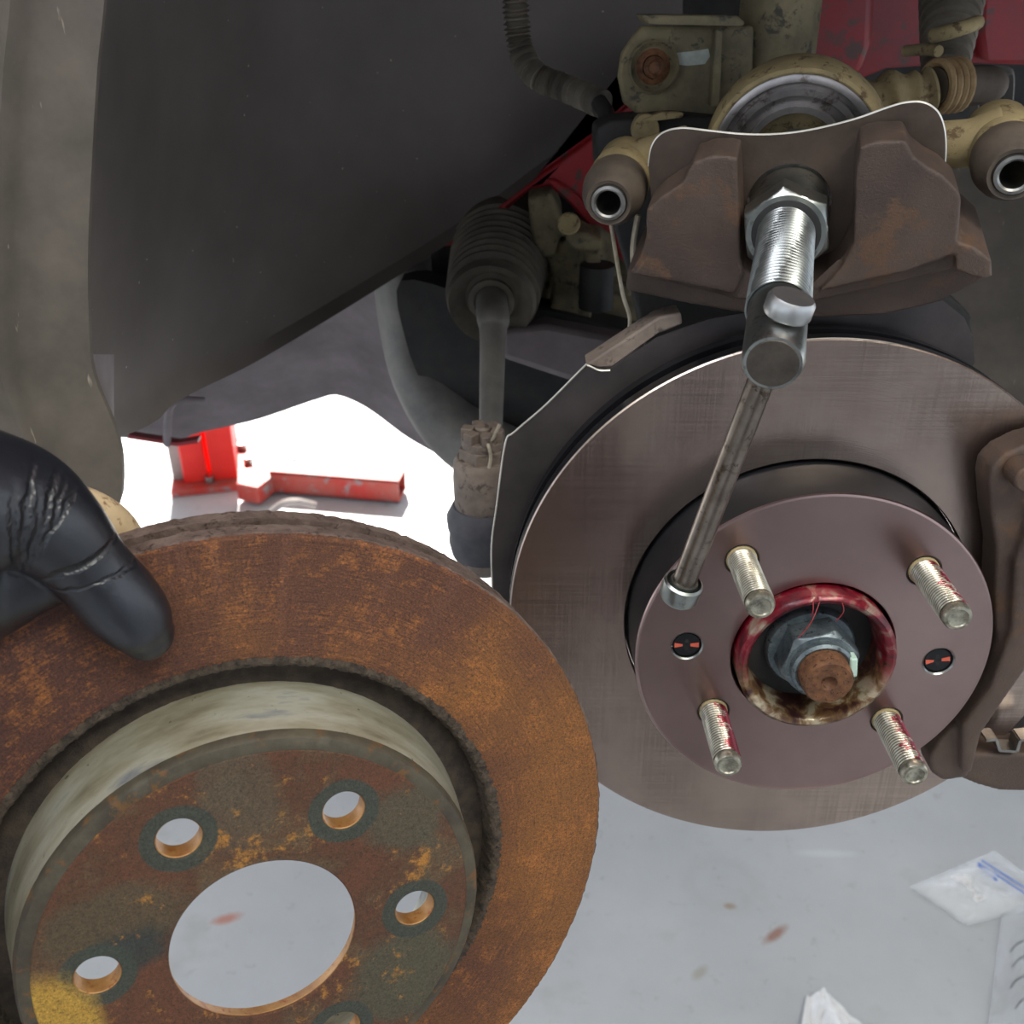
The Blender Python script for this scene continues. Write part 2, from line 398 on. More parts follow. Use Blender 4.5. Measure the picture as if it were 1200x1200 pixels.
t = NT('red greased hub ring')
f1 = t.noise(90, 5, .6, dist=.6)
fa = t.n('SeparateXYZ'); t.l(t.obj, fa.inputs[0])
up_ = t.math('ADD', t.math('MULTIPLY', fa.outputs[1], 14), f1)
colr = t.ramp(f1, [(.38, srgb(70, 6, 20)), (.54, srgb(124, 22, 38)), (.70, srgb(150, 134, 116))])
colt = t.ramp(f1, [(.4, srgb(60, 34, 30)), (.5, srgb(110, 82, 52)), (.6, srgb(168, 156, 130))])
t.bump(f1, .5, .0006)
M_['hubring'] = t.out(t.mix(t.ramp(up_, [(.36, 0), (.52, 1)]), colt, colr), .28, .2)
def thread_mat(cx_, cy_, r0, r1, lite, dirt, red=False, rough=.35, metal=.8):
    """steel thread with dirt packed into its roots"""
    t = NT('thread steel with dirty roots')
    f1 = t.noise(240, 4, .6); sp = t.n('SeparateXYZ'); t.l(t.obj, sp.inputs[0])
    dx = t.math('SUBTRACT', sp.outputs[0], cx_); dy = t.math('SUBTRACT', sp.outputs[1], cy_)
    r = t.math('SQRT', t.math('ADD', t.math('MULTIPLY', dx, dx), t.math('MULTIPLY', dy, dy)))
    col = t.ramp(f1, [(.35, tuple(c*.72 for c in lite[:3])+(1,)), (.6, lite)])
    if red:
        f = t.math('ADD', f1, t.math('MULTIPLY', dx, 40))
        col = t.mix(t.ramp(f, [(.50, 0), (.60, 1)]), col, srgb(132, 26, 46))
        t.b.inputs['Coat Weight'].default_value = .4
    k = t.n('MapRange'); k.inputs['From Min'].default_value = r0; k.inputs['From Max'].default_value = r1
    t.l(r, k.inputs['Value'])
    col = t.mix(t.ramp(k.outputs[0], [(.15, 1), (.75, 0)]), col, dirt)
    return t.out(col, rough, metal)
t = NT('stud steel')
f1 = t.noise(240, 4, .6)
M_['stud'] = t.out(t.ramp(f1, [(.35, srgb(120, 118, 106)), (.6, srgb(186, 182, 164))]), .35, .8)
M_['nut'] = grimy('blue grey zinc nut', srgb(88, 100, 106), srgb(128, 138, 140), srgb(60, 66, 68), scale=150, rough=.4, metal=.6)

M_['sleeve'] = grimy('dark work sleeve', srgb(36, 38, 44), srgb(52, 54, 60), scale=60, rough=.9)

# floor
t = NT('painted concrete floor')
f1 = t.noise(2.2, 6, .6); f2 = t.noise(24, 5, .7); f3 = t.noise(240, 3, .7)
col = t.ramp(f1, [(.3, srgb(178, 181, 184)), (.7, srgb(198, 200, 202))])
col = t.mix(t.ramp(f2, [(.60, 0), (.72, .5)]), col, srgb(150, 148, 140))
col = t.mix(t.ramp(t.noise(7, 4, .6), [(.58, 0), (.7, .35)]), col, srgb(168, 166, 158))
def stain(col, p, r, c, k, sx=1, sy=1, ring=False, rot=0.0):
    m = t.n('Mapping', vector_type='TEXTURE'); m.inputs['Location'].default_value = (p.x, p.y, p.z); m.inputs['Scale'].default_value = (sx, sy, 1); m.inputs['Rotation'].default_value = (0, 0, rot)
    t.l(t.obj, m.inputs[0]); s = t.n('VectorMath', operation='LENGTH'); t.l(m.outputs[0], s.inputs[0])
    d = t.math('ADD', s.outputs['Value'], t.math('MULTIPLY', f2, r*.9))
    st = [(.40, 0), (.52, k), (.64, 0)] if ring else [(.36, k), (.68, 0)]
    return t.mix(t.ramp(t.math('MULTIPLY', d, .4/r), st), col, c)
FZ = 0.0
col = stain(col, WZ(265, 1077, FZ), .012, srgb(190, 120, 96), .8, 2.2, 1, rot=.3)
col = stain(col, WZ(908, 1095, FZ), .010, srgb(150, 96, 70), .8, 1, 3.2, rot=-.9)
col = stain(col, WZ(855, 1062, FZ), .008, srgb(150, 120, 84), .7, 1.6, 1)
col = stain(col, WZ(845, 1035, FZ), .07, srgb(172, 170, 168), .25, ring=True)
col = stain(col, WZ(970, 1000, FZ), .02, srgb(214, 220, 222), .5, 3, .5)
col = stain(col, WZ(820, 1140, FZ), .010, srgb(150, 140, 120), .5, 1, 2, rot=-.8)
t.bump(f3, .15, .001)
M_['floor'] = t.out(col, .5)

# ---------------------------------------------------------------- setting
b = B(); box(b, (-14, -8, -.1), (14, 16, 0)); tag(link('floor', b, M_['floor'], smooth=False), kind='structure')
b = B(); box(b, (-9, -8, 4.2), (9, 6.3, 4.4)); tag(link('ceiling', b, grimy('ceiling boards', srgb(150, 150, 146), srgb(168, 168, 164), scale=2, rough=.8), smooth=False), kind='structure')  # out of view, far edge placed to bound the sunlit floor

#=== CAR STRUCTURE (coarse shapes first)
DZ = .35   # the fit had its floor .35 lower
def sheet(bm, rows, thick, away=Vector((0, 1, 0))):
    """solid sheet through a grid of points, thickened away from the viewer"""
    g = [[bm.verts.new(p) for p in r] for r in rows]; h = [[bm.verts.new(p+away*thick) for p in r] for r in rows]
    R, C_ = len(rows), len(rows[0])
    for i in range(R-1):
        for j in range(C_-1):
            bm.faces.new((g[i][j], g[i][j+1], g[i+1][j+1], g[i+1][j])); bm.faces.new((h[i][j], h[i+1][j], h[i+1][j+1], h[i][j+1]))
    for i in range(R-1):
        bm.faces.new((g[i][0], g[i+1][0], h[i+1][0], h[i][0])); bm.faces.new((g[i][-1], h[i][-1], h[i+1][-1], g[i+1][-1]))
    for j in range(C_-1):
        bm.faces.new((g[0][j], h[0][j], h[0][j+1], g[0][j+1])); bm.faces.new((g[-1][j], g[-1][j+1], h[-1][j+1], h[-1][j]))
def lerp(a, b, t): return a+(b-a)*t
def interp(xs, ys, x):
    if x <= xs[0]: return ys[0]
    for i in range(len(xs)-1):
        if x <= xs[i+1]:
            u = (x-xs[i])/(xs[i+1]-xs[i]); return lerp(ys[i], ys[i+1], u)
    return ys[-1]
def sinterp(xs, ys, x):      # smooth
    if x <= xs[0]: return ys[0]
    n = len(xs)
    for i in range(n-1):
        if x <= xs[i+1]:
            u = (x-xs[i])/(xs[i+1]-xs[i])
            m = [(ys[min(k+1, n-1)]-ys[max(k-1, 0)])/(xs[min(k+1, n-1)]-xs[max(k-1, 0)]) for k in (i, i+1)]
            h = xs[i+1]-xs[i]
            return (2*u**3-3*u**2+1)*ys[i]+(u**3-2*u**2+u)*h*m[0]+(-2*u**3+3*u**2)*ys[i+1]+(u**3-u**2)*h*m[1]
    return ys[-1]

# wheel arch liner
b = B(); rows = []
XB = [112, 128, 160, 185, 205, 300, 440, 560, 620, 690, 740, 800]; YB = [508, 514, 505, 492, 472, 424, 340, 262, 216, 165, 122, 70]
def linerY(x, y):
    d = sinterp([30, 100, 200, 350, 500, 650, 800], [.435, .455, .56, .67, .73, .755, .76], x)
    return d - .06*max(0, (300-y)/300)**2*0
NX, NY = 70, 36
for j in range(NY+1):
    row = []
    for i in range(NX+1):
        x = lerp(34, 800, i/NX); yb = sinterp(XB, YB, max(x, 112)); v = j/NY
        y = lerp(yb, -320, v)
        lip = .012*math.exp(-v*60)
        row.append(WY(x, y, linerY(x, y)-lip))
    rows.append(row)
sheet(b, rows, .0025)
tag(link('wheel_arch_liner', b, M_['liner']), 'large dark matt plastic wheel arch liner curving across upper left', 'liner')

# near flange of the arch
b = B(); rows = []
YF = [-340, 0, 80, 200, 300, 400, 440, 500, 530, 575, 594]; XF = [140, 122, 114, 107, 103, 105, 110, 134, 142, 143, 138]
def flangeY(u, y): return .425-.045*u - .008*math.exp(-((u-.33)/.06)**2) - .03*max(0, (u-.35))**1.0
for j in range(61):
    y = lerp(-340, 594, j/60); xr = sinterp(YF, XF, y); row = []
    for i in range(31):
        u = i/30; x = xr-u*330
        yy = y-(20*u if y > 560 else 0)
        row.append(WY(x, yy, flangeY(u, y)))
    rows.append(row)
sheet(b, rows, .003)
fl = thing('mud_guard', 'scuffed grey-green upright plastic mud guard at left edge behind the glove', 'mud guard')
link('guard_sheet', b, M_['flange'], fl)
b = B(); rows = []
for j in range(21):
    y = lerp(418, 512, j/20); xr = sinterp(YF, XF, y)
    rows.append([WY(lerp(xr-3, 131, i/6), y if j < 20 else y, lerp(.426, .455, i/6)) for i in range(7)])
sheet(b, rows, .003)
link('corner_flap', b, M_['under'], fl)

# car body: red inner panel, underbody pieces
car = thing('car_body', 'raised red car body seen from inside the wheel arch, with dark underbody', 'car body')
def panel(name, pts, Y, mat, thick=.01, parent=None, smoothn=0, bevel=.002, z=None):
    M = frame(Vector((0, Y, 1.3)), (0, -1, 0)); P = locs(M, pts)
    if smoothn: P = smooth2(P, smoothn)
    b = B(); prism(b, P, -thick, 0); bmesh.ops.transform(b, matrix=M, verts=b.verts)
    return link(name, b, mat, parent, bevel=bevel)
panel('inner_panel', [(520, 290), (560, 262), (620, 216), (690, 165), (745, 116), (745, 60), (900, 60), (900, 330), (750, 330), (700, 272), (668, 236), (646, 218), (622, 222), (575, 262), (540, 285)], .722, M_['red'], .004, car)
panel('panel_hem', [(640, 210), (652, 211), (676, 228), (706, 262), (760, 300), (760, 312), (700, 276), (668, 240), (648, 222)], .716, M_['red'], .006, car)
panel('strut_tower', [(930, -300), (1330, -300), (1330, 74), (1200, 76), (1140, 74), (1040, 80), (1010, 92), (940, 92)], .80, M_['red'], .02, car)
panel('tower_rib', [(945, -200), (1018, -200), (1026, 10), (1024, 48), (1008, 90), (950, 84)], .775, M_['red'], .02, car, bevel=.006)
panel('tower_step', [(1160, -200), (1330, -200), (1330, 72), (1150, 72), (1146, 40)], .78, M_['red'], .018, car, bevel=.005)
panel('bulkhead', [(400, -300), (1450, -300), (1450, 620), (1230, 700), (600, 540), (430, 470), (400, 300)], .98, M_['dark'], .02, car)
# underbody, long curved panel running inboard
b = B(); rows = []
XU = [132, 160, 205, 230, 300, 375, 395, 430, 480, 540, 640]; YU = [512, 514, 517, 508, 492, 467, 463, 478, 514, 545, 580]
for j in range(13):
    v = j/12; row = []
    for i in range(61):
        x = lerp(132, 640, i/60); yb = sinterp(XU, YU, x)
        y = lerp(yb, yb-190, v)
        Y = .93-.18*v + (.015 if x > 197 else 0)
        row.append(WY(x, y, Y))
    rows.append(row)
sheet(b, rows, .02); link('underbody_panel', b, M_['under'], car)
b = B(); tube(b, *resample([WY(196, 520, .905), WY(197, 490, .87), WY(204, 470, .85), WY(240, 468, .86)], [.004, .004, .004, .002]), seg=8)
link('seam', b, M_['under'], car)
b = B(); rows = []      # red sill edge catching the light
rows = [[WY(lerp(150, 232, i/10), lerp(506, 519, (1-abs(i/10-.7))*1.0)+j*4, .90) for i in range(11)] for j in range(2)]
sheet(b, rows, .01); link('sill_edge', b, M_['red'], car)
# body above and outer fender (out of frame, keeps the arch dark as on the car)
b = B(); box(b, (-1.6, .42, 1.78), (2.4, 1.9, 1.84)); link('body_top', b, M_['dark'], car)
b = B(); box(b, (-1.6, 1.0, 1.50), (2.4, 1.9, 1.80)); link('engine_bay', b, M_['dark'], car)
b = B(); box(b, (-.55, .36, 1.66), (.95, .40, 2.1)); link('fender', b, M_['red'], car, bevel=.01)

# right-hand liner behind the caliper pin
b = B(); rows = []
for j in range(21):
    y = lerp(190, 700, j/20)
    rows.append([WY(lerp(1085, 1420, i/14), y, .60-.10*(i/14)**1.3+.02*math.sin(j/20*3)) for i in range(15)])
sheet(b, rows, .003)
tag(link('front_arch_liner', b, M_['flange']), 'smooth grey-green plastic liner at right edge behind the open slide pin', 'liner')

# curved lower arm / crossmember
b = B()
pts = [WY(470, 300, .74), WY(478, 380, .74), WY(498, 450, .72), WY(545, 512, .70), WY(640, 560, .68), WY(760, 590, .66)]
P, R = resample(pts, [.022, .022, .023, .025, .028, .03]); tube(b, P, R, 20)
arm = thing('lower_control_arm', 'curved dusty black lower arm sweeping behind the tie rod', 'suspension arm')
link('arm_tube', b, M_['arm'], arm)
M = frame(Vector((0, .70, 1.3)), (0, -1, 0))
b = B(); prism(b, smooth2(locs(M, [(470, 330), (560, 350), (700, 380), (760, 420), (760, 600), (640, 560), (545, 515), (500, 460), (475, 400)]), 4), -.03, -.002, M)
link('arm_web', b, M_['dark'], arm, bevel=.004)
# crossmember
M = frame(Vector((0, .64, 1.3)), (0, -1, 0.2))
b = B(); prism(b, locs(M, [(588, 386), (640, 380), (735, 398), (780, 420), (780, 470), (666, 446), (588, 420)]), -.04, 0, M)
tag(link('crossmember', b, M_['under'], bevel=.004), 'dusty brown flat crossmember between tie rod and rotor shield', 'crossmember')

# tie rod with bellows
tr = thing('tie_rod', 'steering tie rod hanging from a ribbed rubber bellows', 'tie rod')
A0, A1 = WY(588, 292, .74), WY(576, 352, .66)
Mb = axis_frame(A0, A1); L = (A1-A0).length
b = B(); prof = [(0, -.05), (.036, -.05), (.036, 0)]
for i in range(9):
    z = .004+i*.0085; prof += [(.0366-i*.0006, z), (.0366-i*.0006, z+.0022), (.0300-i*.0006, z+.0052)]
prof += [(.030, .082), (.028, .088), (.018, L-.004), (.0135, L), (0, L)]
lathe(b, prof, 48, Mb); link('bellows', b, M_['bellows'], tr)
b = B(); A2, A3 = WY(578, 375, .63), WY(574, 560, .53)
P, R = resample([A1, A2, A2.lerp(A3, .1), A2.lerp(A3, .5), A3], [.0105, .0105, .0085, .0075, .0065], 6); tube(b, P, R, 16); link('rod', b, M_['arm'], tr)
b = B(); lathe(b, [(.012, L-.012), (.0155, L-.012), (.0155, L+.002), (.012, L+.002)], 24, Mb, closed=True); link('clamp', b, M_['bellows'], tr)

# ball joint with castle nut
Bz = WY(567, 600, .50)
MB_ = Matrix.Translation(Bz)
k = (WY(667, 600, .50)-Bz).length/100      # metres per pixel there
bj = thing('ball_joint', 'tie rod end ball joint with castle nut, cotter pin and dark rubber boot', 'ball joint', Matrix.Translation(Bz))
zpx = lambda py: (WY(567, py, .50)-Bz).z
b = B(); lathe(b, [(0, zpx(600)), (30*k, zpx(600)), (34*k, zpx(592)), (35*k, zpx(560)), (34*k, zpx(541)), (30*k, zpx(535)), (0, zpx(535))], 40); link('knuckle_eye', b, M_['joint'], bj)
b = B(); lathe(b, [(0, zpx(648)), (39*k, zpx(645)), (42*k, zpx(632)), (41*k, zpx(622)), (43*k, zpx(616)), (44*k, zpx(604)), (36*k, zpx(590)), (20*k, zpx(586)), (0, zpx(586))], 40); link('boot', b, M_['boot'], bj)
b = B(); lathe(b, [(0, zpx(668)), (20*k, zpx(667)), (32*k, zpx(658)), (38*k, zpx(646)), (38*k, zpx(640)), (0, zpx(638))], 40); link('housing', b, M_['joint'], bj)
b = B()
prism(b, hexpts(28*k, .3), zpx(538), zpx(522)); lathe(b, [(0, zpx(523)), (24*k, zpx(523)), (24*k, zpx(513)), (0, zpx(513))], 24)
for i in range(6):
    a = .3+PI/6+i*PI/3; m = Matrix.Rotation(a, 4, 'Z')
    box(b, (10*k, -6.5*k, zpx(514)), (24*k, 6.5*k, zpx(502)), m)
link('castle_nut', b, M_['joint'], bj, bevel=.0006)
b = B(); lathe(b, [(0, zpx(520)), (9*k, zpx(520)), (9*k, zpx(501)), (7*k, zpx(499)), (0, zpx(499))], 20); link('stud', b, M_['joint'], bj)
b = B(); f0 = -23*k
tube(b, catmull([(4*k, f0+8*k, zpx(510)), (8*k, f0-2*k, zpx(512)), (10*k, f0-3*k, zpx(525)), (6*k, f0-5*k, zpx(545)), (4*k, f0-6*k, zpx(563))], 5), .0010, 8)
tube(b, catmull([(6*k, f0+6*k, zpx(510)), (12*k, f0+2*k, zpx(505)), (16*k, f0, zpx(496)), (20*k, f0, zpx(487))], 5), .0010, 8)
link('cotter_pin', b, M_['wire'], bj)
#=== END COARSE

# ---------------------------------------------------------------- new brake rotor
N = frame(Vector((.1195, .3859, .9741+DZ)), (.0274, -1, .0598))
RO, HAT, RI, HZ, BORE = .131, .0765, .0782, .030, .0352
rot = thing('brake_rotor', 'new clean silver brake rotor mounted on the wheel studs', 'brake rotor', N)
def part(name, b, mat, parent, **kw):
    return link(name, b, mat, parent, **kw)
b = B(); lathe(b, [(RI, -.0068), (RI, -.0004), (RI+.0004, 0), (RO-.0006, 0), (RO, -.0006), (RO, -.0068)], 256, closed=True); part('friction_disc', b, M_['machined'], rot)
b = B(); lathe(b, [(RI, -.021), (RI, -.0142), (RO, -.0142), (RO, -.0204), (RO-.0006, -.021)], 256, closed=True); part('inboard_disc', b, M_['gloss'], rot)
b = B(); lathe(b, [(RO-.0008, -.0066), (RO-.0002, -.0005), (RO+.0002, -.0008), (RO+.0002, -.0070), (RO-.0008, -.0070)], 256, closed=True); part('disc_edge', b, M_['gloss'], rot)
b = B()
for i in range(44): box(b, (.082, -.0016, -.0145), (RO-.004, .0016, -.0065), Matrix.Rotation(i*2*PI/44, 4, 'Z'))
tag(part('cooling_vanes', b, M_['dark'], rot, smooth=False), kind='stuff')
STUDS = [(-.0352, .0462), (.0408, .0410), (-.0402, -.0310), (.0378, -.0360)]
SCREWS = [(-.0546, .0039), (.0552, -.0041)]
b = B(); plate_holes(b, [circle(0, 0, HAT-.0004, 160), circle(0, 0, BORE, 96)]+[circle(x, y, .0071) for x, y in STUDS]+[circle(x, y, .0068) for x, y in SCREWS], HZ-.006, HZ)
part('hat_face', b, M_['hatface'], rot, bevel=.0004)
b = B(); lathe(b, [(HAT-.0008, HZ-.0002), (HAT, HZ-.0010), (HAT, -.004), (HAT+.0016, -.0065), (HAT-.006, -.0065), (HAT-.006, HZ-.006), (HAT-.0008, HZ-.006)], 160, closed=True); part('hat_wall', b, M_['black'], rot)
b = B(); lathe(b, [(HAT-.0012, HZ+.0001), (HAT-.0003, HZ-.0001), (HAT+.0001, HZ-.0009), (HAT-.0012, HZ-.0009)], 160, closed=True); part('hat_edge', b, M_['hatface'], rot)
for (x, y), a in zip(SCREWS, (.05, .2)):
    m = Matrix.Translation((x, y, 0))
    b = B(); lathe(b, [(0, HZ-.005), (.0062, HZ-.005), (.0062, HZ-.0016), (.0056, HZ-.0009), (0, HZ-.0009)], 32, m)
    s = part('countersunk_screw', b, M_['black'], rot)
    b = B()
    for k in range(2):
        r = m @ Matrix.Rotation(a+k*PI/2, 4, 'Z'); prism(b, [(-.0030, -.0005), (-.0012, -.0009), (0, -.0012), (.0012, -.0009), (.0030, -.0005), (.0030, .0005), (.0012, .0009), (0, .0012), (-.0012, .0009), (-.0030, .0005)], HZ-.0018, HZ-.00085, r)
    part('cross_recess', b, M_['dark'], s, smooth=False)
    b = B(); r = m @ Matrix.Rotation(a, 4, 'Z')
    prism(b, [(-.0052, -.0012), (-.0018, -.0006), (-.0018, .0004), (-.0052, .0012)], HZ-.0012, HZ-.0008, r)
    prism(b, [(.0016, -.0009), (.0052, -.0015), (.0052, .0008), (.0016, .0006)], HZ-.0012, HZ-.0008, r)
    part('paint_mark', b, M_['orange'], s, smooth=False)
    b = B(); lathe(b, [(.0063, HZ-.003), (.0064, HZ-.0004), (.0070, HZ+.0002), (.0071, HZ-.003)], 32, m, closed=True)
    part('screw_seat', b, M_['zinc'], s)

# ---------------------------------------------------------------- hub
hub = thing('wheel_hub', 'wheel hub with four long studs and red-greased centre ring, inside the new rotor', 'wheel hub', N)
b = B(); lathe(b, [(.0338, .016), (.0338, .0362), (.0334, .0374), (.0318, .0385), (.0300, .0378), (.0290, .0362), (.0282, .030), (.0275, .021), (.0275, .016)], 96, closed=True, jit=.0002); part('centre_ring', b, M_['hubring'], hub)
b = B(); lathe(b, [(0, .018), (.029, .018), (.029, .0215), (.022, .0225), (.0, .0225)], 64); part('hub_floor', b, M_['dark'], hub)
b = B(); lathe(b, [(.0, .0225), (.0195, .0225), (.0195, .0255), (.0185, .027), (0, .027)], 48); part('washer', b, M_['nut'], hub)
def hexnut(b, r, z0, z1, bore, M=None, a0=0.0, cham=.0022, seg=96):
    """hexagon with round-chamfered crown: radius = min(hexagon, cone)"""
    M = M or Matrix(); zs = [z0, z0+(z1-z0)*.5, z1-cham*1.0, z1-cham*.7, z1-cham*.4, z1-cham*.2, z1]
    rings = []
    for z in zs:
        ring = []
        for i in range(seg):
            t = 2*PI*i/seg; h = r*math.cos(PI/6)/math.cos(((t-a0) % (PI/3))-PI/6)
            c = r*math.cos(PI/6)*.97+(z1-z)*1.0 if z > z1-cham*1.01 else 9
            q = min(h, c); ring.append(b.verts.new(M @ Vector((q*math.cos(t), q*math.sin(t), z))))
        rings.append(ring)
    rings.append([b.verts.new(M @ Vector((bore*math.cos(2*PI*i/seg), bore*math.sin(2*PI*i/seg), z1))) for i in range(seg)])
    rings.append([b.verts.new(M @ Vector((bore*math.cos(2*PI*i/seg), bore*math.sin(2*PI*i/seg), z0))) for i in range(seg)])
    for A, C_ in zip(rings, rings[1:]+rings[:1]):
        for i in range(seg): b.faces.new((A[i], A[(i+1) % seg], C_[(i+1) % seg], C_[i]))
nm = Matrix.Translation((.001, .0, 0))
b = B(); hexnut(b, .0175, .026, .0395, .0110, nm, .25); lathe(b, [(.0110, .0385), (.0135, .0385), (.0130, .0425), (.0118, .0435), (.0108, .0430)], 48, nm, closed=True); nut = part('hub_nut', b, M_['nut'], hub)
b = B(); box(b, (.0118, -.004, .0385), (.0150, .0055, .0445)); bmesh.ops.rotate(b, verts=b.verts, cent=(0, 0, 0), matrix=Matrix.Rotation(.12, 3, 'Z')); part('paint_mark', b, grimy('pale green paint', srgb(176, 206, 188), srgb(196, 220, 204), scale=200, rough=.5), nut, bevel=.0008)
b = B(); lathe(b, [(0, .026), (.0106, .026), (.0106, .0505), (.0096, .0518), (.0036, .0518), (.0026, .0500), (.0016, .0490), (0, .0488)], 48, nm); part('axle_end', b, M_['rustpin'], hub)
b = B()
for s_, e_, q in (((-.002, .0335, .036), (-.012, .017, .044), (-.007, .025, .043)), ((.005, .033, .036), (.004, .023, .040), (.0065, .028, .040)), ((-.006, .0325, .037), (-.007, .026, .041), (-.0065, .029, .041))):
    tube(b, catmull([s_, q, e_], 6), .00022, 6)
part('red_strings', b, M_['red'], hub)
for (x, y), mt in zip(STUDS, ('stud', 'studred', 'studred', 'studred')):
    m = Matrix.Translation((x, y, 0))
    b = B(); thread(b, .0060, .029, .0622, .00150, .00085, m)
    s = part('wheel_stud', b, thread_mat(x, y, .00515, .0060, srgb(196, 190, 172), srgb(54, 48, 42), mt != 'stud'), hub)
    b = B(); lathe(b, [(0, .0615), (.0052, .0615), (.0053, .0630), (.0057, .0634), (.0057, .0652), (.0051, .0664), (.0040, .0666), (.0036, .0660), (.0010, .0654), (0, .0654)], 32, m); part('stud_tip', b, M_['stud'], s)
    b = B(); lathe(b, [(0, .012), (.0064, .012), (.0064, .0300), (.0058, .0306), (0, .0306)], 32, m); part('stud_shoulder', b, M_['tan'], s)
    b = B(); lathe(b, [(.0066, .0235), (.0071, .0235), (.0071, .0298), (.0068, .0299)], 32, m, closed=True); part('clearance_ring', b, M_['dark'], s)
b = B(); lathe(b, [(0, -.10), (.03, -.10), (.034, -.03), (.055, -.012), (.055, .012), (.03, .016), (0, .016)], 48); part('hub_carrier', b, M_['dark'], hub)

# ---------------------------------------------------------------- dust shield
sh = thing('dust_shield', 'black sheet dust shield with bright cut edge behind the new rotor', 'dust shield', N)
so = -.031
edge = [(579, 716), (577, 690), (576, 640), (582, 592), (592, 520), (603, 506), (640, 474), (683, 431)]
outl = edge + [(690, 429), (703, 434), (717, 432), (770, 396), (830, 374), (900, 362), (1000, 360), (1060, 358), (1105, 352), (1130, 372), (1140, 395), (1142, 425), (1120, 470), (950, 500), (800, 560), (700, 700), (720, 800), (640, 790)]
b = B(); prism(b, locs(N, outl, so), so-.0012, so); part('shield_sheet', b, M_['shield'], sh)
b = B(); tube(b, catmull([(*loc(N, x, y, so), so) for x, y in [(577, 690), (576, 640), (582, 592), (592, 520), (603, 506), (640, 474), (683, 431), (688, 428), (702, 434), (715, 434)]], 5), .0005, 6); part('cut_edge', b, M_['edge'], sh)
b = B(); fl_ = [(686, 428), (700, 432), (716, 431), (770, 392), (800, 380), (798, 366), (772, 372), (735, 396)]
prism(b, locs(N, fl_, so-.002), so-.016, so-.002); part('bent_lip', b, M_['joint'], sh, bevel=.001)

# ---------------------------------------------------------------- caliper
AX = dcam((-.245, .584, -.773))
K = frame(W(922, 265, .40), AX, .13)
cal = thing('brake_caliper', 'brown cast brake caliper hanging above the new rotor with open piston bore', 'brake caliper', K)
b = B()
low = [(757, 300), (742, 310), (733, 322), (731, 345), (790, 358), (860, 371), (960, 378), (1040, 374), (1100, 360), (1150, 335), (1160, 318), (1160, 298), (1142, 282), (1126, 274), (1120, 255), (1000, 285), (985, 316), (945, 333), (900, 333), (868, 308), (862, 280), (765, 250)]
prism(b, locs(K, low, 0), -.052, -.004)
ridge = [(738, 318), (800, 333), (870, 350), (950, 352), (1060, 328), (1150, 304), (1160, 300), (1140, 284), (1126, 276), (1112, 255), (1000, 285), (985, 316), (945, 333), (900, 333), (868, 308), (862, 280), (765, 250), (752, 296)]
prism(b, locs(K, ridge, 0), -.01, .002)
lf = [(757, 300), (757, 246), (775, 230), (800, 214), (812, 190), (835, 182), (864, 184), (867, 240), (868, 300), (872, 320), (860, 345), (800, 333), (742, 322)]
prism(b, locs(K, lf, .004), -.020, .004)
rf = [(1003, 200), (1008, 172), (1028, 165), (1062, 165), (1070, 182), (1085, 194), (1105, 205), (1122, 222), (1127, 234), (1124, 272), (1115, 300), (1060, 320), (960, 342), (985, 315), (1000, 285)]
prism(b, locs(K, rf, .006), -.020, .006)
lug = [(1120, 276), (1140, 282), (1160, 298), (1161, 316), (1150, 322), (1118, 310)]
prism(b, locs(K, lug, 0), -.035, .006)
part('finger_casting', b, M_['cast'], cal, remesh=.0010, relax=7)
# cylinder housing with piston
pz = -.058
cx, cy = loc(K, 930, 188, pz); Pm = Matrix.Translation((cx, cy, pz))
b = B(); lathe(b, [(0, -.034), (.030, -.034), (.037, -.028), (.0392, -.016), (.0388, -.004), (.0375, -.0006), (.0360, 0), (.0352, -.0004), (.0352, -.006), (0, -.012)], 96, Pm, jit=.0002)
part('cylinder_housing', b, M_['tan'], cal)
b = B(); lathe(b, [(.0352, -.010), (.0352, -.0012), (.0345, -.0008), (.0318, -.0008), (.0312, -.0035), (.0292, -.0040), (.0288, -.0018), (.0262, -.0018), (.0256, -.0050), (.0220, -.0055), (.0216, -.0025), (.0190, -.0025), (.0180, -.0100), (0, -.0105)], 96, Pm, jit=.0001)
part('piston', b, M_['mach'], cal)
b = B()
prism(b, [(cx-.034, cy-.01), (cx+.034, cy-.01), (.062, -.030), (-.055, -.030)], -.085, -.064); part('body_web', b, M_['tan'], cal, remesh=.0015, relax=8)
# slide pins
Ki = K.inverted()
def pin(px, py, d, s, lab, back):
    c = Ki @ W(px, py, d); m = Matrix.Translation(c)
    b = B(); lathe(b, [(.0052*s, -.03), (.0052*s, 0), (.0060*s, .0006), (.0072*s, .0004), (.0076*s, -.0006), (.0076*s, -.03)], 48, m, closed=True); part('pin_sleeve', b, M_['pinm'], cal)
    b = B(); lathe(b, [(0, -.028), (.0052*s, -.028), (.0052*s, -.0285), (0, -.0285)], 32, m, closed=True); part('pin_bore', b, M_['dark'], cal)
    b = B(); lathe(b, [(.0076*s, -.012), (.0078*s, -.0008), (.0094*s, -.0003), (.0102*s, -.002), (.0106*s, -.005), (.0128*s, -.009), (.0138*s, -.015), (.0134*s, -.022), (.0110*s, -.024), (.0076*s, -.024)], 48, m, closed=True); part('pin_boot', b, M_['rubber'], cal)
    b = B(); lathe(b, [(.0076*s, -.021), (.0132*s, -.0215), (.0136*s, -.024), (.0130*s, -.040), (.0128*s, -back+.003), (.0110*s, -back), (0, -back)], 48, m, jit=.0002); part('pin_housing', b, M_['tan'], cal)
    return c
c1 = pin(713, 238, .425, 1.0, '', .052)
c2 = pin(1189, 205, .385, 1.02, '', .058)
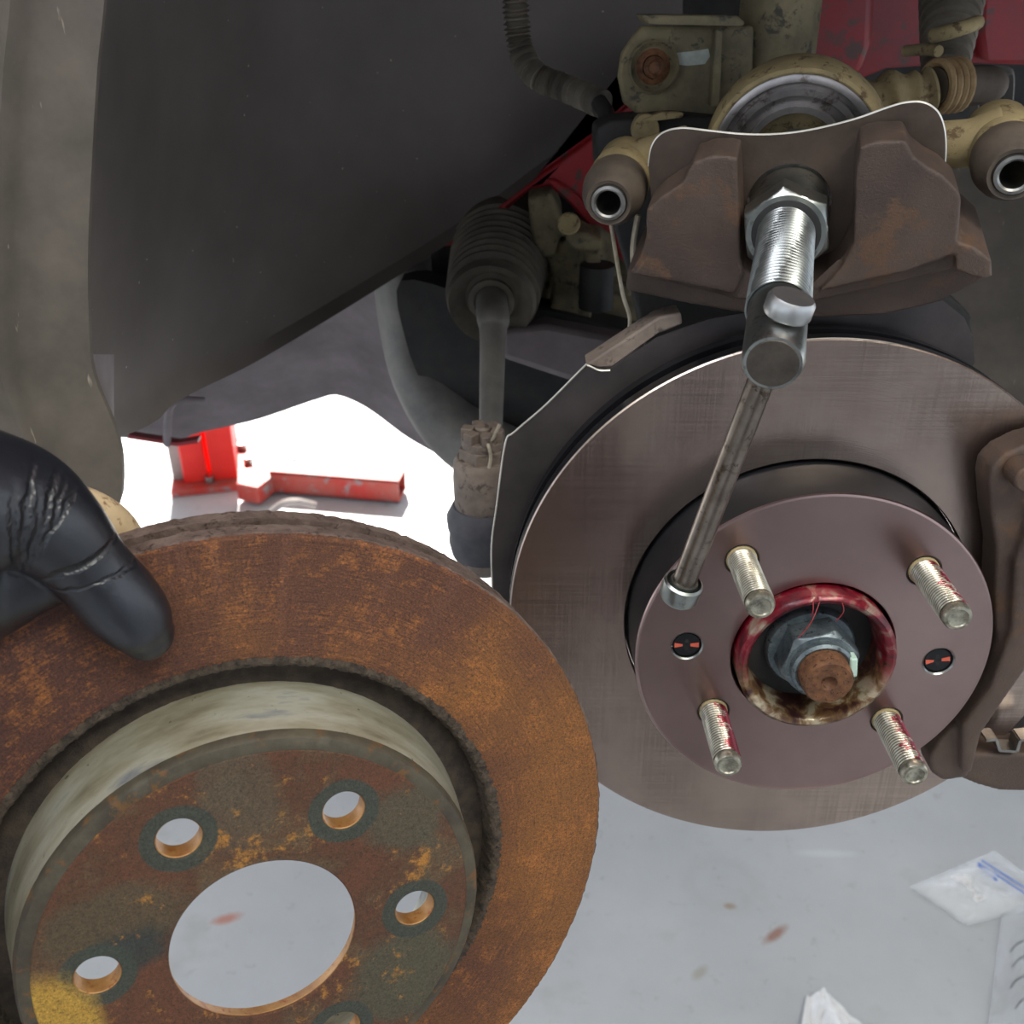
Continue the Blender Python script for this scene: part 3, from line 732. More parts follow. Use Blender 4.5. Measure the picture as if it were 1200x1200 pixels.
b = B(); tube(b, [c2+Vector((-.042, .0005, -.040)), c2+Vector((-.012, .002, -.036)), c2+Vector((0, .004, -.036))], [.0100, .0095, .012], 24, flat=1.0); part('mounting_ear', b, M_['tan'], cal, remesh=.0012)
b = B(); tube(b, [c1+Vector((0, .002, -.040)), c1+Vector((.03, .006, -.045))], [.0100, .0105], 24); part('mounting_ear', b, M_['tan'], cal, remesh=.0012)

# plate between the fingers and the piston
zp = -.0235
pl = thing('brake_pad_plate', 'thin browned steel plate with round corners and bright upper edge, behind the caliper fingers', 'steel plate', K)
po = [(760, 292), (764, 240), (760, 195), (764, 172), (776, 157), (798, 151), (830, 154), (870, 158), (910, 158), (950, 153), (1000, 141), (1040, 127), (1062, 121), (1082, 121), (1098, 131), (1106, 150), (1108, 175), (1106, 205), (1106, 260), (1060, 300), (800, 310)]
pp = [(v.x, v.y) for v in catmull([(*q, 0) for q in locs(K, po[2:18], zp)], 5)]
pp = locs(K, po[18:], zp)+locs(K, po[:2], zp)+pp
hc = circle(0, 0, .0168, 48)
b = B(); plate_holes(b, [pp, hc], zp-.0022, zp)
o = part('plate', b, M_['plate'], pl, smooth=False)
b = B(); ep = [Vector((x, y, zp-.0006)) for x, y in pp[5:]]
ctr = Vector((.005, 0, zp)); tube(b, ep, .0006, 6); part('worn_edge', b, M_['edge'], pl)

# ---------------------------------------------------------------- piston press tool
tl = thing('piston_press_tool', 'silver screw press with hex nut and sliding T-bar, through the caliper slot', 'press tool', K)
b = B(); lathe(b, [(0, -.045), (.0158, -.045), (.0158, -.0035), (.0148, -.0015), (0, -.0015)], 64); part('collar', b, M_['zinc'], tl)
b = B(); hexnut(b, .0178, -.0035, .0080, .0125, None, PI/6+.05, .0026, 120); part('hex_nut', b, M_['zinc'], tl)
b = B(); lathe(b, [(0, .004), (.0136, .004), (.0136, .0078), (.0126, .0082), (0, .0082)], 48); part('nut_recess', b, M_['dark'], tl)
b = B(); thread(b, .0110, .006, .0760, .0025, .0011, seg=48, per=6); part('threaded_screw', b, thread_mat(0, 0, .0099, .0110, srgb(158, 162, 160), srgb(48, 48, 48), rough=.34, metal=.95), tl)
b = B(); lathe(b, [(0, .074), (.0100, .074), (.0098, .077), (.0096, .1110), (.0088, .1135), (.0080, .1136), (.0, .1130)], 64); hd = part('screw_head', b, M_['zinc'], tl)
b = B(); lathe(b, [(0, .1134), (.0079, .1137), (.0077, .1139), (0, .1139)], 48); part('end_face', b, M_['dull'], hd)
X = Vector((0, 0, .1015)); P2 = Ki @ W(797, 694, .385); dr = (X-P2).normalized()
P1 = X+dr*.0170
b = B(); tube(b, [P2, P1-dr*.003], .0044, 32); br = part('sliding_bar', b, M_['bar'], tl)
for a_, e_, s_ in ((P1-dr*.0068, P1, 1), (P2+dr*.006, P2-dr*.003, 2)):
    m = axis_frame(a_, e_); h = (e_-a_).length
    b = B(); lathe(b, [(.0044, 0), (.0052, 0), (.0052, .0008) if s_ == 1 else (.0056, .003), (.0066, .0004) if s_ == 2 else (.0070, .0003), (.0075, .0012), (.0075, h-.0014), (.0066, h), (0, h)], 48, m)
    part('end_cap', b, M_['chrome'] if s_ == 1 else M_['zinc'], br)

# ---------------------------------------------------------------- caliper bracket at right
bk = thing('caliper_bracket', 'dark brown cast caliper bracket over the right edge of the new rotor', 'bracket', N)
b = B(); bp = [(1290, 500), (1205, 520), (1178, 533), (1163, 548), (1159, 566), (1162, 605), (1168, 645), (1166, 700), (1168, 750), (1154, 796), (1130, 838), (1103, 868), (1090, 888), (1092, 907), (1106, 916), (1134, 912), (1148, 862), (1180, 815), (1215, 765), (1290, 760)]
prism(b, locs(N, bp, .020), .004, .020)
bp2 = [(1290, 560), (1215, 590), (1190, 660), (1186, 740), (1160, 810), (1128, 852), (1128, 908), (1140, 906), (1150, 862), (1182, 815), (1215, 768), (1290, 760)]
prism(b, locs(N, bp2, .026), .010, .026)
part('bracket_arm', b, M_['cast'], bk, remesh=.0012, relax=8)
b = B(); prism(b, locs(N, [(1128, 884), (1158, 884), (1205, 884), (1290, 880), (1290, 930), (1205, 928), (1170, 927), (1145, 920), (1120, 910)], .014), -.03, .014); part('bracket_foot', b, M_['cast'], bk, remesh=.0012)
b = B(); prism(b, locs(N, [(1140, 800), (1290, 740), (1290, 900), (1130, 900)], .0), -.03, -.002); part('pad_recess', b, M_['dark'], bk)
b = B()
cz = .016
cp = [(1156, 868), (1168, 867), (1172, 880), (1192, 881), (1196, 868), (1215, 866)]
q = [Vector((*loc(N, x, y, cz), cz)) for x, y in cp]
for a_, e_ in zip(q, q[1:]):
    n2 = Vector((0, 0, 1)).cross((e_-a_).normalized())*.0007
    prism(b, [((a_-n2).x, (a_-n2).y), ((e_-n2).x, (e_-n2).y), ((e_+n2).x, (e_+n2).y), ((a_+n2).x, (a_+n2).y)], cz-.008, cz)
part('pad_clip', b, M_['pinm'], bk)
b = B(); tube(b, [Vector((*loc(N, 1205, 560, .03), .02)), Vector((*loc(N, 1205, 560, .03), .032))], .006, 24); part('bolt_boss', b, M_['cast'], bk, bevel=.001)

# ---------------------------------------------------------------- strut, knuckle, hose
Sf = frame(WY(905, 60, .56), (0, -1, 0.06))
st_ = thing('suspension_strut', 'dirt-caked olive strut tube and clamp bracket at top of the picture', 'strut', Sf)
def sl(pts, off=0): return locs(Sf, pts, off)
(xl, _), (xr, _) = sl([(868, 60), (962, 60)], 0)
r_ = (xr-xl)/2; xc = (xl+xr)/2
m = Matrix.Translation((xc, 0, -r_*.6)) @ Matrix.Rotation(-PI/2, 4, 'X')
b = B(); lathe(b, [(0, -.24), (r_, -.24), (r_, -.05), (r_*1.0, .045), (r_*.9, .055), (0, .055)], 64, m, jit=.0003); part('strut_tube', b, M_['strut'], st_)
b = B(); prism(b, sl([(752, 30), (740, 44), (728, 62), (724, 90), (730, 120), (748, 136), (800, 142), (850, 150), (880, 165), (884, 30)], .012), .006, .012)
bq = part('clamp_bracket', b, M_['strut'], st_, bevel=.002)
b = B(); prism(b, sl([(750, 17), (862, 18), (872, 26), (868, 31), (757, 28)], .03), .0, .034); part('bracket_flange', b, M_['strut'], st_, bevel=.001)
b = B(); prism(b, sl([(838, 34), (846, 34), (842, 125), (832, 125)], .02), .006, .022); part('bracket_rib', b, M_['strut'], st_, bevel=.001)
bx, by = sl([(765, 78)], .014)[0]; bm_ = Matrix.Translation((bx, by, 0))
kk = (sl([(865, 78)], .014)[0][0]-bx)/100
b = B(); lathe(b, [(29*kk, .010), (30*kk, .018), (27*kk, .0195), (24*kk, .0165), (21*kk, .0150), (0, .0145)], 48, bm_); part('bolt_boss', b, M_['knuckle'], st_)
b = B(); lathe(b, [(20*kk, .0135), (20*kk, .0155), (13*kk, .0175), (12*kk, .0160), (12*kk, .022), (8*kk, .0235), (6*kk, .0225), (0, .0222)], 48, bm_); part('pinch_bolt', b, M_['rustpin'], st_)
b = B(); prism(b, sl([(793, 62), (812, 60), (830, 57), (832, 66), (826, 75), (806, 77), (796, 76)], .0125), .0115, .0128); part('bare_patch', b, grimy('bare grey patch', srgb(150, 158, 148), srgb(172, 178, 168), scale=200, rough=.6), st_, smooth=False)

Kn = frame(WY(780, 160, .52), (0, -1, 0.1))
kn = thing('steering_knuckle', 'dark cast steering knuckle below the strut bracket, behind the caliper', 'knuckle', Kn)
b = B()
prism(b, locs(Kn, [(698, 150), (715, 140), (790, 132), (870, 140), (900, 180), (900, 420), (760, 420), (740, 330), (700, 200)], 0), -.05, 0)
prism(b, locs(Kn, [(1040, 330), (1110, 340), (1138, 368), (1142, 400), (1136, 430), (1040, 440), (900, 400), (900, 330)], 0), -.05, 0)
prism(b, locs(Kn, [(880, 160), (1080, 170), (1090, 420), (880, 420)], 0), -.06, -.01)
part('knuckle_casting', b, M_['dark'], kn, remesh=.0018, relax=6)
b = B(); bx, by = loc(Kn, 756, 152, .006); prism(b, smooth2([(bx+.0065*math.cos(a), by+.0075*math.sin(a)) for a in [i*PI/3 for i in range(6)]], 3), -.002, .010); part('bolt_head', b, M_['tan'], kn, bevel=.001)
b = B(); prism(b, locs(Kn, [(750, 140), (775, 130), (800, 131), (798, 137), (760, 142)], .006), 0, .012); part('casting_lip', b, M_['tan'], kn, bevel=.001)

# engine side castings seen between tie rod and caliper
en = thing('gearbox_casting', 'dim dirty tan gearbox castings beneath the red hem, left of the caliper', 'gearbox')
Ef = frame(WY(690, 300, .70), (0, -1, 0))
b = B()
for pts, z0, z1 in (
    ([(618, 232), (646, 226), (660, 262), (652, 300), (630, 306), (622, 270)], -.06, 0),
    ([(640, 300), (700, 268), (722, 285), (722, 330), (700, 352), (690, 392), (640, 392), (650, 340)], -.08, -.01),
    ([(664, 262), (684, 266), (706, 276), (704, 290), (672, 288), (662, 276)], -.02, .012),
    ([(684, 284), (700, 280), (706, 320), (722, 330), (740, 334), (740, 346), (714, 345), (690, 330)], -.02, .006),
    ([(630, 300), (760, 310), (760, 400), (630, 400)], -.1, -.04)):
    prism(b, locs(Ef, pts), z0, z1)
bmesh.ops.transform(b, matrix=Ef, verts=b.verts)
link('casting', b, M_['knuckle'], en, remesh=.0022, relax=5)
b = B(); tube(b, [WY(668, 262, .69), WY(666, 262, .66)], .007, 20); link('bolt_head', b, M_['tan'], en, bevel=.001)
b = B(); tube(b, [WY(700, 310, .69), WY(698, 360, .69)], .012, 20); link('dark_pipe', b, M_['dark'], en)
b = B(); box(b, (-.1, .80, 1.2), (.13, .96, 1.42)); link('housing', b, M_['dark'], en, bevel=.02)

# corrugated conduit
cpts = catmull([WY(601, -60, .62), WY(604, 0, .62), WY(610, 55, .62), WY(628, 88, .61), WY(665, 104, .60), WY(706, 122, .58)], 30)
rr = [.0064+.0012*math.sin(i*1.9) for i in range(len(cpts))]
b = B(); tube(b, cpts, rr, 20)
cdn = thing('corrugated_conduit', 'ribbed black wiring conduit curling in front of the wheel arch liner', 'conduit')
link('ribbed_tube', b, M_['bellows'], cdn)
b = B(); tube(b, [WY(702, 120, .578), WY(710, 132, .57), WY(712, 150, .56)], .0045, 12); link('cable', b, M_['dark'], cdn)

# brake hose with spring guard
hp = [WY(1020, 125, .50), WY(1045, 113, .50), WY(1075, 108, .50), WY(1095, 102, .50), WY(1135, 98, .51), WY(1160, 100, .52)]
hose = thing('brake_hose', 'tan brake hose with knobbly fitting and coiled guard above the plate corner', 'brake hose')
P, R = resample(hp[:4], [.011, .0105, .0085, .0085], 10)
R = [r+.0012*math.sin(i*.75) for i, r in enumerate(R)]
b = B(); tube(b, P, R, 20); link('crimped_fitting', b, M_['tan'], hose)
b = B(); cc = [hp[3].lerp(hp[4], t_) for t_ in (0, .25, .5, .75, 1)]
d_ = (hp[4]-hp[3]).normalized(); m = axis_frame(hp[3], hp[4])
b = B(); pts = [m @ Vector((.0088*math.cos(a), .0105*math.sin(a), a*.00062)) for a in [i*.3 for i in range(int(4.2*2*PI/.3))]]
tube(b, pts, .0019, 8); link('coil_guard', b, grimy('rusty coil', srgb(120, 94, 62), srgb(158, 134, 96), scale=90, rough=.8), hose)
b = B(); P, R = resample([hp[3], hp[4], hp[5], hp[5]+Vector((.0, .05, -.01))], [.008]*4, 6); tube(b, P, R, 16); link('hose_tube', b, M_['rubber'], hose)
# ribbed rubber boot hanging at the top right
rb = thing('ribbed_boot', 'drooping ribbed dusty rubber boot against the red panel above the hose', 'rubber boot')
p0, p1 = WY(1122, -60, .66), WY(1106, 92, .58)
m = axis_frame(p0, p1); L = (p1-p0).length
b = B(); prof = [(0, 0)]
for i in range(12): z = i*L/12.5; r0 = .021-.0008*i; prof += [(r0-.004, z+.0005), (r0, z+.0040), (r0-.001, z+.0075)]
prof += [(.010, L-.004), (.009, L+.01), (0, L+.01)]
lathe(b, prof, 32, m); link('boot_rings', b, M_['bellows'], rb)
b = B(); tube(b, catmull([WY(1092, 42, .565), WY(1110, 38, .56), WY(1130, 32, .56), WY(1146, 26, .57)], 4), .0035, 10); tube(b, catmull([WY(1060, 60, .58), WY(1085, 58, .57), WY(1100, 60, .56)], 4), .0028, 10); link('retaining_lip', b, M_['tan'], rb)
# bent bracket strip behind the right pin
b = B(); P = catmull([WY(1140, 140, .66), WY(1146, 92, .66), WY(1154, 84, .66), WY(1176, 84, .66), WY(1183, 92, .66), WY(1180, 140, .66)], 5); tube(b, P, .006, 4, flat=.5)
tag(link('bent_bracket', b, M_['arm']), 'bent dusty steel strap just above the right slide pin', 'bracket')

# thin wire hanging from the left pin
b = B(); P = catmull([WY(716, 262, .45), WY(722, 300, .45), WY(730, 345, .45), WY(738, 372, .45), WY(736, 395, .45)], 6); tube(b, P, .0009, 8)
P = catmull([WY(748, 252, .46), WY(742, 290, .46), WY(744, 330, .46)], 6); tube(b, P, .0014, 8)
tag(link('hanging_wire', b, M_['wire']), 'thin pale wires dangling below the left slide pin', 'wire')

# ---------------------------------------------------------------- old rusty rotor
O = frame(Vector((-.0939, .2339, .9618+DZ)), (.4426, -1, .1938))
orr = thing('rusty_brake_rotor', 'old rusty orange-brown brake rotor held in the gloved hand', 'brake rotor', O)
b = B(); lathe(b, [(.0872, -.0085), (.0874, -.0012), (.0884, .0001), (.0900, 0), (.1296, 0), (.1309, -.0012), (.131, -.0080)], 512, closed=True, jit=.00025); part('friction_disc', b, M_['rust'], orr)
b = B(); lathe(b, [(.0858, -.009), (.0861, -.003), (.0866, -.0006), (.0874, .0004), (.0886, .0007), (.0900, .0003), (.0898, -.002)], 700, closed=True, jit=.0010); part('crust_ring', b, M_['crust'], orr)
b = B(); lathe(b, [(.1300, -.0016), (.1306, -.0010), (.1313, -.0014), (.1314, -.0078), (.130, -.0082)], 512, closed=True, jit=.0004); part('outer_rim', b, M_['rustedge'], orr)
b = B(); lathe(b, [(.090, -.022), (.090, -.0145), (.1314, -.0140), (.1316, -.0215), (.1306, -.022)], 512, closed=True, jit=.0006); part('inboard_disc', b, M_['rustedge'], orr)
b = B()
for i in range(44): box(b, (.090, -.0022, -.0148), (.1296, .0022, -.0075), Matrix.Rotation(i*2*PI/44, 4, 'Z'))
tag(part('cooling_vanes', b, M_['rustedge'], orr, smooth=False), kind='stuff')
b = B(); lathe(b, [(.0872, -.0085), (.0872, -.016), (.0740, -.016), (.0745, -.0085)], 256, closed=True, jit=.0004); part('groove', b, M_['groove'], orr)
b = B(); lathe(b, [(.0772, -.010), (.0766, -.004), (.0752, .004), (.0740, .0130), (.0730, .0185), (.0660, .0185), (.0660, -.010)], 256, closed=True); part('hat_wall', b, M_['hatwall'], orr)
b = B(); lathe(b, [(.0736, .0170), (.0732, .0196), (.0724, .0208), (.0692, .0216), (.0684, .0214), (.068, .017)], 256, closed=True, jit=.00015); part('hat_chamfer', b, M_['chamfer'], orr)
hol = []
for i in range(6):
    a = math.radians(180-OLD_A0-60*i); hol.append((OLD_PCD*math.cos(a), OLD_PCD*math.sin(a)))
hr = .0069
b = B(); plate_holes(b, [circle(0, 0, .0688, 160), circle(0, 0, .0296, 120)]+[circle(x, y, hr, 40) for x, y in hol], OLD_OFF-.0014, OLD_OFF); part('hat_face', b, M_['rusthat'], orr, bevel=.0005)
gold = grimy('golden rust in the holes', srgb(150, 104, 56), srgb(186, 140, 84), srgb(150, 84, 40), scale=120, rough=.5, metal=.3)
for x, y in hol:
    b = B(); lathe(b, [(hr+.0001, OLD_OFF-.0066), (hr+.0001, OLD_OFF-.0005), (hr-.0003, OLD_OFF-.0008), (hr-.0003, OLD_OFF-.0066)], 40, Matrix.Translation((x, y, 0)), closed=True); part('bolt_hole_wall', b, gold, orr)
b = B(); lathe(b, [(.0310, OLD_OFF-.0050), (.0299, OLD_OFF-.0004), (.0295, OLD_OFF-.0010), (.0303, OLD_OFF-.0050)], 120, closed=True); part('bore_wall', b, gold, orr)

# ---------------------------------------------------------------- gloved hand
def glove_mat(creases):
    t = NT('black nitrile glove')
    f1 = t.noise(1500, 3, .6); f2 = t.noise(70, 4, .6); wob = t.noise(160, 3, .6)
    h = t.math('ADD', t.math('MULTIPLY', f1, .05), t.math('MULTIPLY', f2, .5))
    for p, d, r, wd, k in creases:
        a = t.n('VectorMath', operation='SUBTRACT'); t.l(t.obj, a.inputs[0]); a.inputs[1].default_value = p
        q = t.n('VectorMath', operation='DOT_PRODUCT'); t.l(a.outputs[0], q.inputs[0]); q.inputs[1].default_value = d
        ln = t.n('VectorMath', operation='LENGTH'); t.l(a.outputs[0], ln.inputs[0])
        dd = t.math('ABSOLUTE', t.math('ADD', q.outputs['Value'], t.math('MULTIPLY', t.math('SUBTRACT', wob, .5), .004)))
        c = t.math('MULTIPLY', t.ramp(t.math('MULTIPLY', dd, .5/wd), [(0, 1), (1, 0)], 'EASE'), t.ramp(t.math('MULTIPLY', ln.outputs['Value'], .5/r), [(.28, 1), (.5, 0)]))
        h = t.math('SUBTRACT', h, t.math('MULTIPLY', c, k))
    t.bump(h, 1.0, .0009)
    return t.out(t.ramp(f2, [(.3, srgb(22, 24, 29)), (.7, srgb(32, 35, 42))]), .36, 0, Specular_IOR_Level=.75)
hand = thing('person', 'hand in a black nitrile glove, thumb pressed on the rusty rotor', 'person', O)
def HP(px, py, off): x, y = loc(O, px, py, off); return Vector((x, y, off))
b = B()
def limb(pts, rad, seg=24, n=6, flat=1.0, fdir=None):
    P, R = resample(pts, rad, n); tube(b, P, R, seg, flat=flat, fdir=fdir)
    for p, r in ((P[0], R[0]), (P[-1], R[-1])):
        bmesh.ops.create_uvsphere(b, u_segments=20, v_segments=12, radius=r, matrix=Matrix.Translation(p))
crs = []
for (px, py, off, ex, ey, r, wd, k) in ((52, 600, .026, 1, .25, .014, .0007, .8), (62, 606, .026, 1, .3, .012, .0006, .7), (30, 612, .026, 1, .1, .017, .0008, .9), (18, 618, .026, 1, 0, .015, .0007, .7), (40, 622, .026, 1, .1, .014, .0006, .6),
                          (100, 655, .022, .62, 1, .013, .0007, .9), (94, 662, .022, .62, 1, .010, .0006, .7), (108, 682, .020, .35, 1, .016, .0005, .5), (74, 600, .026, 1, .6, .010, .0006, .7)):
    q0, q1 = HP(px, py, off), HP(px+40*ex, py+40*ey, off)
    crs.append((tuple(q0), tuple((q1-q0).normalized()), r, wd, k))
M_['glove'] = glove_mat(crs)
limb([HP(-150, 560, .020), HP(-60, 585, .018), HP(20, 598, .014), HP(66, 624, .0130), HP(104, 664, .0115), HP(138, 702, .0100), HP(160, 727, .0090), HP(171, 742, .0078)], [.026, .022, .0178, .0138, .0112, .0114, .0104, .0082], n=8)
limb([HP(-200, 640, .0), HP(-90, 650, -.004), HP(-10, 655, -.006), HP(45, 650, -.006)], [.034, .034, .024, .016])
limb([HP(-120, 660, .0), HP(-30, 668, -.002), HP(40, 664, .001), HP(88, 660, .004)], [.028, .021, .014, .0095])
limb([HP(-60, 585, -.004), HP(30, 595, -.020), HP(70, 606, -.030)], [.018, .014, .0100])
limb([HP(-90, 640, -.02), HP(0, 690, -.040), HP(60, 745, -.042), HP(100, 810, -.036)], [.016, .0105, .0098, .0085])
limb([HP(-110, 680, -.02), HP(-40, 760, -.042), HP(10, 830, -.043), HP(50, 880, -.036)], [.015, .0105, .0098, .0085])
limb([HP(-150, 720, -.02), HP(-90, 800, -.040), HP(-50, 860, -.040), HP(-20, 900, -.034)], [.014, .0095, .0088, .0075])
Oi_ = O.inverted(); WR = O @ HP(-190, 625, .002); EL = Vector((-.46, -.16, 1.16))
limb([Oi_ @ WR.lerp(EL, .28), Oi_ @ WR.lerp(EL, .12), HP(-190, 625, .002)], [.033, .030, .031])
gl = part('gloved_hand', b, M_['glove'], hand, remesh=.0010, relax=10)
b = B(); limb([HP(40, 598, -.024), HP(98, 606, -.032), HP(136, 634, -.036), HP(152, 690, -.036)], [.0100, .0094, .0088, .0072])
part('index_finger', b, grimy('tan finger with painted sunlight', srgb(196, 170, 132), srgb(214, 190, 150), srgb(140, 104, 78), scale=90, rough=.5, bump=.5), hand, remesh=.0008, relax=4)  # pale tan has the sunlight painted into the colour
b = B(); lathe(b, [(.0345, 0), (.040, .0), (.044, .05), (.046, .16), (.0, .16)], 40, axis_frame(WR.lerp(EL, .22), EL)); bmesh.ops.transform(b, matrix=Oi_, verts=b.verts); part('sleeve_cuff', b, M_['sleeve'], hand)

def unseen_figure():  # unseen body behind the camera, added to darken the new rotor's reflection
    Oi = O.inverted(); wr_ = WR.lerp(EL, .35)
    J = {'pel': ((0.17, -.52, .98), (.15, .11)), 'bel': ((0.17, -.50, 1.12), (.145, .105)), 'che': ((0.16, -.47, 1.32), (.165, .12)), 'nb': ((0.16, -.45, 1.47), (.07, .07)), 'nk': ((0.17, -.42, 1.54), (.055, .055)),
         'sl': ((-.05, -.44, 1.43), (.065, .06)), 'el': ((-.46, -.16, 1.16), (.048, .045)), 'wl': (tuple(wr_), (.042, .040)),
         'sr': ((0.34, -.44, 1.43), (.065, .06)), 'er': ((0.51, -.36, 1.20), (.048, .045)), 'wr': ((0.40, -.16, 1.38), (.036, .032)),
         'hl': ((0.07, -.52, .92), (.10, .10)), 'kl': ((0.03, -.46, .50), (.065, .065)), 'al': ((0.03, -.52, .10), (.045, .05)), 'tl': ((0.03, -.38, .05), (.045, .04)),
         'hr': ((0.27, -.52, .92), (.10, .10)), 'kr': ((0.32, -.48, .50), (.065, .065)), 'ar': ((0.32, -.56, .10), (.045, .05)), 'tr': ((0.32, -.42, .05), (.045, .04))}
    E = ['pel bel', 'bel che', 'che nb', 'nb nk', 'che sl', 'sl el', 'el wl', 'che sr', 'sr er', 'er wr', 'pel hl', 'hl kl', 'kl al', 'al tl', 'pel hr', 'hr kr', 'kr ar', 'ar tr']
    ks = list(J); me = bpy.data.meshes.new('unseen_work_clothes')
    me.from_pydata([Oi @ Vector(J[k][0]) for k in ks], [tuple(ks.index(q) for q in e.split()) for e in E], [])
    o = bpy.data.objects.new('unseen_work_clothes', me); COL.objects.link(o); o.parent = hand
    o.modifiers.new('skin', 'SKIN')
    for i, k in enumerate(ks): me.skin_vertices[0].data[i].radius = J[k][1]
    me.skin_vertices[0].data[0].use_root = True
    sb = o.modifiers.new('sub', 'SUBSURF'); sb.levels = 2; sb.render_levels = 2
    me.materials.append(grimy('dark plum work clothes', srgb(58, 44, 46), srgb(76, 60, 62), scale=12, rough=.9))
    # head with face, ears and short hair, turned to the work
    skin = grimy('skin', srgb(186, 140, 116), srgb(204, 158, 134), scale=20, rough=.55)
    hm = Oi @ Matrix.Translation((.17, -.36, 1.64)) @ Matrix.Rotation(-.45, 4, 'X')
    def ball(b, c, r): bmesh.ops.create_uvsphere(b, u_segments=24, v_segments=16, radius=1, matrix=hm @ Matrix.Translation(c) @ Matrix.Diagonal((*r, 1)))
    b = B()
    for c, r in (((0, -.005, .03), (.074, .092, .085)), ((0, .022, -.035), (.055, .062, .062)), ((0, .055, -.082), (.022, .018, .016)), ((0, .090, -.012), (.011, .018, .014)), ((0, .080, .008), (.008, .014, .026)),
                 ((.031, .070, .022), (.024, .014, .008)), ((-.031, .070, .022), (.024, .014, .008)), ((0, .076, -.044), (.022, .010, .0045)), ((0, .075, -.053), (.018, .010, .005)),
                 ((.075, -.005, -.005), (.008, .018, .030)), ((-.075, -.005, -.005), (.008, .018, .030)), ((0, -.03, -.08), (.052, .052, .07))): ball(b, c, r)
    hd = link('head', b, skin, hand, remesh=.0025, relax=4)
    b = B()
    em = grimy('eyes', srgb(220, 218, 212), srgb(230, 228, 222), srgb(40, 30, 26), scale=60, rough=.2)
    for sx in (-1, 1): b = B(); ball(b, (.030*sx, .071, .006), (.012, .010, .009)); link('eye', b, em, hd)
    b = B(); ball(b, (0, -.018, .042), (.080, .092, .084)); link('hair', b, grimy('dark hair', srgb(32, 24, 20), srgb(48, 38, 32), scale=120, rough=.8, bump=1), hd)
unseen_figure()

# ---------------------------------------------------------------- lift in the bright bay behind
lz = FZ
p = WZ(248, 562, lz)
Lm = Matrix.Translation((p.x, p.y, 0)) @ Matrix.Rotation(.25, 4, 'Z')
kl = (WZ(350, 585, lz)-p).length/100
lift = thing('vehicle_lift', 'red post of a vehicle lift with low swing arm in the sunlit bay', 'vehicle lift', Lm)
H = 2.6
b = B(); box(b, (-35*kl, -.02, .02), (-18*kl, .22, H)); part('post_channel', b, M_['liftgrey'], lift, bevel=.004)
b = B(); box(b, (-24*kl, -.05, .02), (-2*kl, -.01, H)); box(b, (-24*kl, -.01, .02), (-18*kl, .2, H)); part('post_flange', b, M_['liftred'], lift, bevel=.004)
b = B(); box(b, (2*kl, -.05, .02), (26*kl, -.01, H)); box(b, (20*kl, -.01, .02), (26*kl, .2, H)); part('post_flange', b, M_['liftred'], lift, bevel=.004)
b = B(); box(b, (-4*kl, .02, .02), (4*kl, .2, H)); part('post_web', b, M_['liftred'], lift)
b = B(); box(b, (-36*kl, -.10, 0), (40*kl, .26, .022)); part('base_plate', b, M_['liftworn'], lift, bevel=.003)
for q in ((36*kl, .05), (30*kl, .16), (0, -.06)):
    b = B(); prism(b, [(q[0]+.016*math.cos(i*PI/3), q[1]+.016*math.sin(i*PI/3)) for i in range(6)], .022, .045); part('anchor_nut', b, M_['zinc'], lift, bevel=.001)
Li = Lm.inverted()
def LP(px, py, z): return Li @ WZ(px, py, z)
b = B()
def beam(b, A, C_, wd, z0, z1):
    d = (C_-A); d.z = 0; d.normalize(); s = Vector((-d.y, d.x, 0))*wd/2
    v = [(A-s), (C_-s), (C_+s), (A+s)]; prism(b, [(q.x, q.y) for q in v], z0, z1)
A_, B_ = LP(292, 592, .0), LP(338, 556, .0); beam(b, A_, B_, .08, .01, .07); part('arm_hinge', b, M_['liftworn'], lift, bevel=.004)
A_, B_ = LP(325, 572, 0), LP(472, 584, 0)
b = B(); d = (B_-A_).normalized(); s = Vector((-d.y, d.x, 0))
for (u0, u1, z0, z1) in ((-.045, .045, .077, .083), (-.045, .045, .01, .016), (-.045, -.039, .01, .083), (.039, .045, .01, .083)):
    v = [A_+s*u0, B_+s*u0, B_+s*u1, A_+s*u1]; prism(b, [(q.x, q.y) for q in v], z0, z1)
part('swing_arm', b, M_['liftworn'], lift)
b = B(); P = catmull([LP(318, 600, .02), LP(332, 590, .05), LP(350, 588, .06), LP(368, 592, .02)], 4); tube(b, P, .012, 8); part('arm_gear', b, M_['liftgrey'], lift)

# ---------------------------------------------------------------- litter on the floor
def film(name, corners, nx, ny, hfun):
    c = [WZ(x, y, FZ) for x, y in corners]; rows = []
    for j in range(ny+1):
        v = j/ny; row = []
        for i in range(nx+1):
            u = i/nx; p_ = c[0].lerp(c[1], u).lerp(c[3].lerp(c[2], u), v); q_ = p_.copy(); q_.z = FZ+.001+max(0, hfun(u, v)); row.append(q_)
        rows.append(row)
    return rows
def clear(name, col, a, rough=.15):
    t = NT(name); t.bump(t.noise(70, 5, .7, dist=1), .5, .004)
    t.b.inputs['Alpha'].default_value = a
    return t.out(col, rough, 0, Specular_IOR_Level=.8)
def sgrid(b, rows, th=.0004): sheet(b, rows, th, Vector((0, 0, -1)))
bagc = [(1066, 1040), (1165, 998), (1246, 1058), (1133, 1086)]
def hb(u, v):
    e = min(u, 1-u, v, 1-v)*4; e = min(1, e)
    return e*(.014+.018*noise.noise(Vector((u*4, v*3, .3)))+.006*abs(noise.noise(Vector((u*11, v*9, 2)))))
bag = thing('plastic_bag', 'clear zip bag with white contents and blue print lying on the floor', 'plastic bag')
rows = film('bag', bagc, 40, 30, lambda u, v: hb(u, v)+.002)
b = B(); sgrid(b, rows); link('bag_film', b, clear('clear film', (.95, .97, 1, 1), .3), bag)
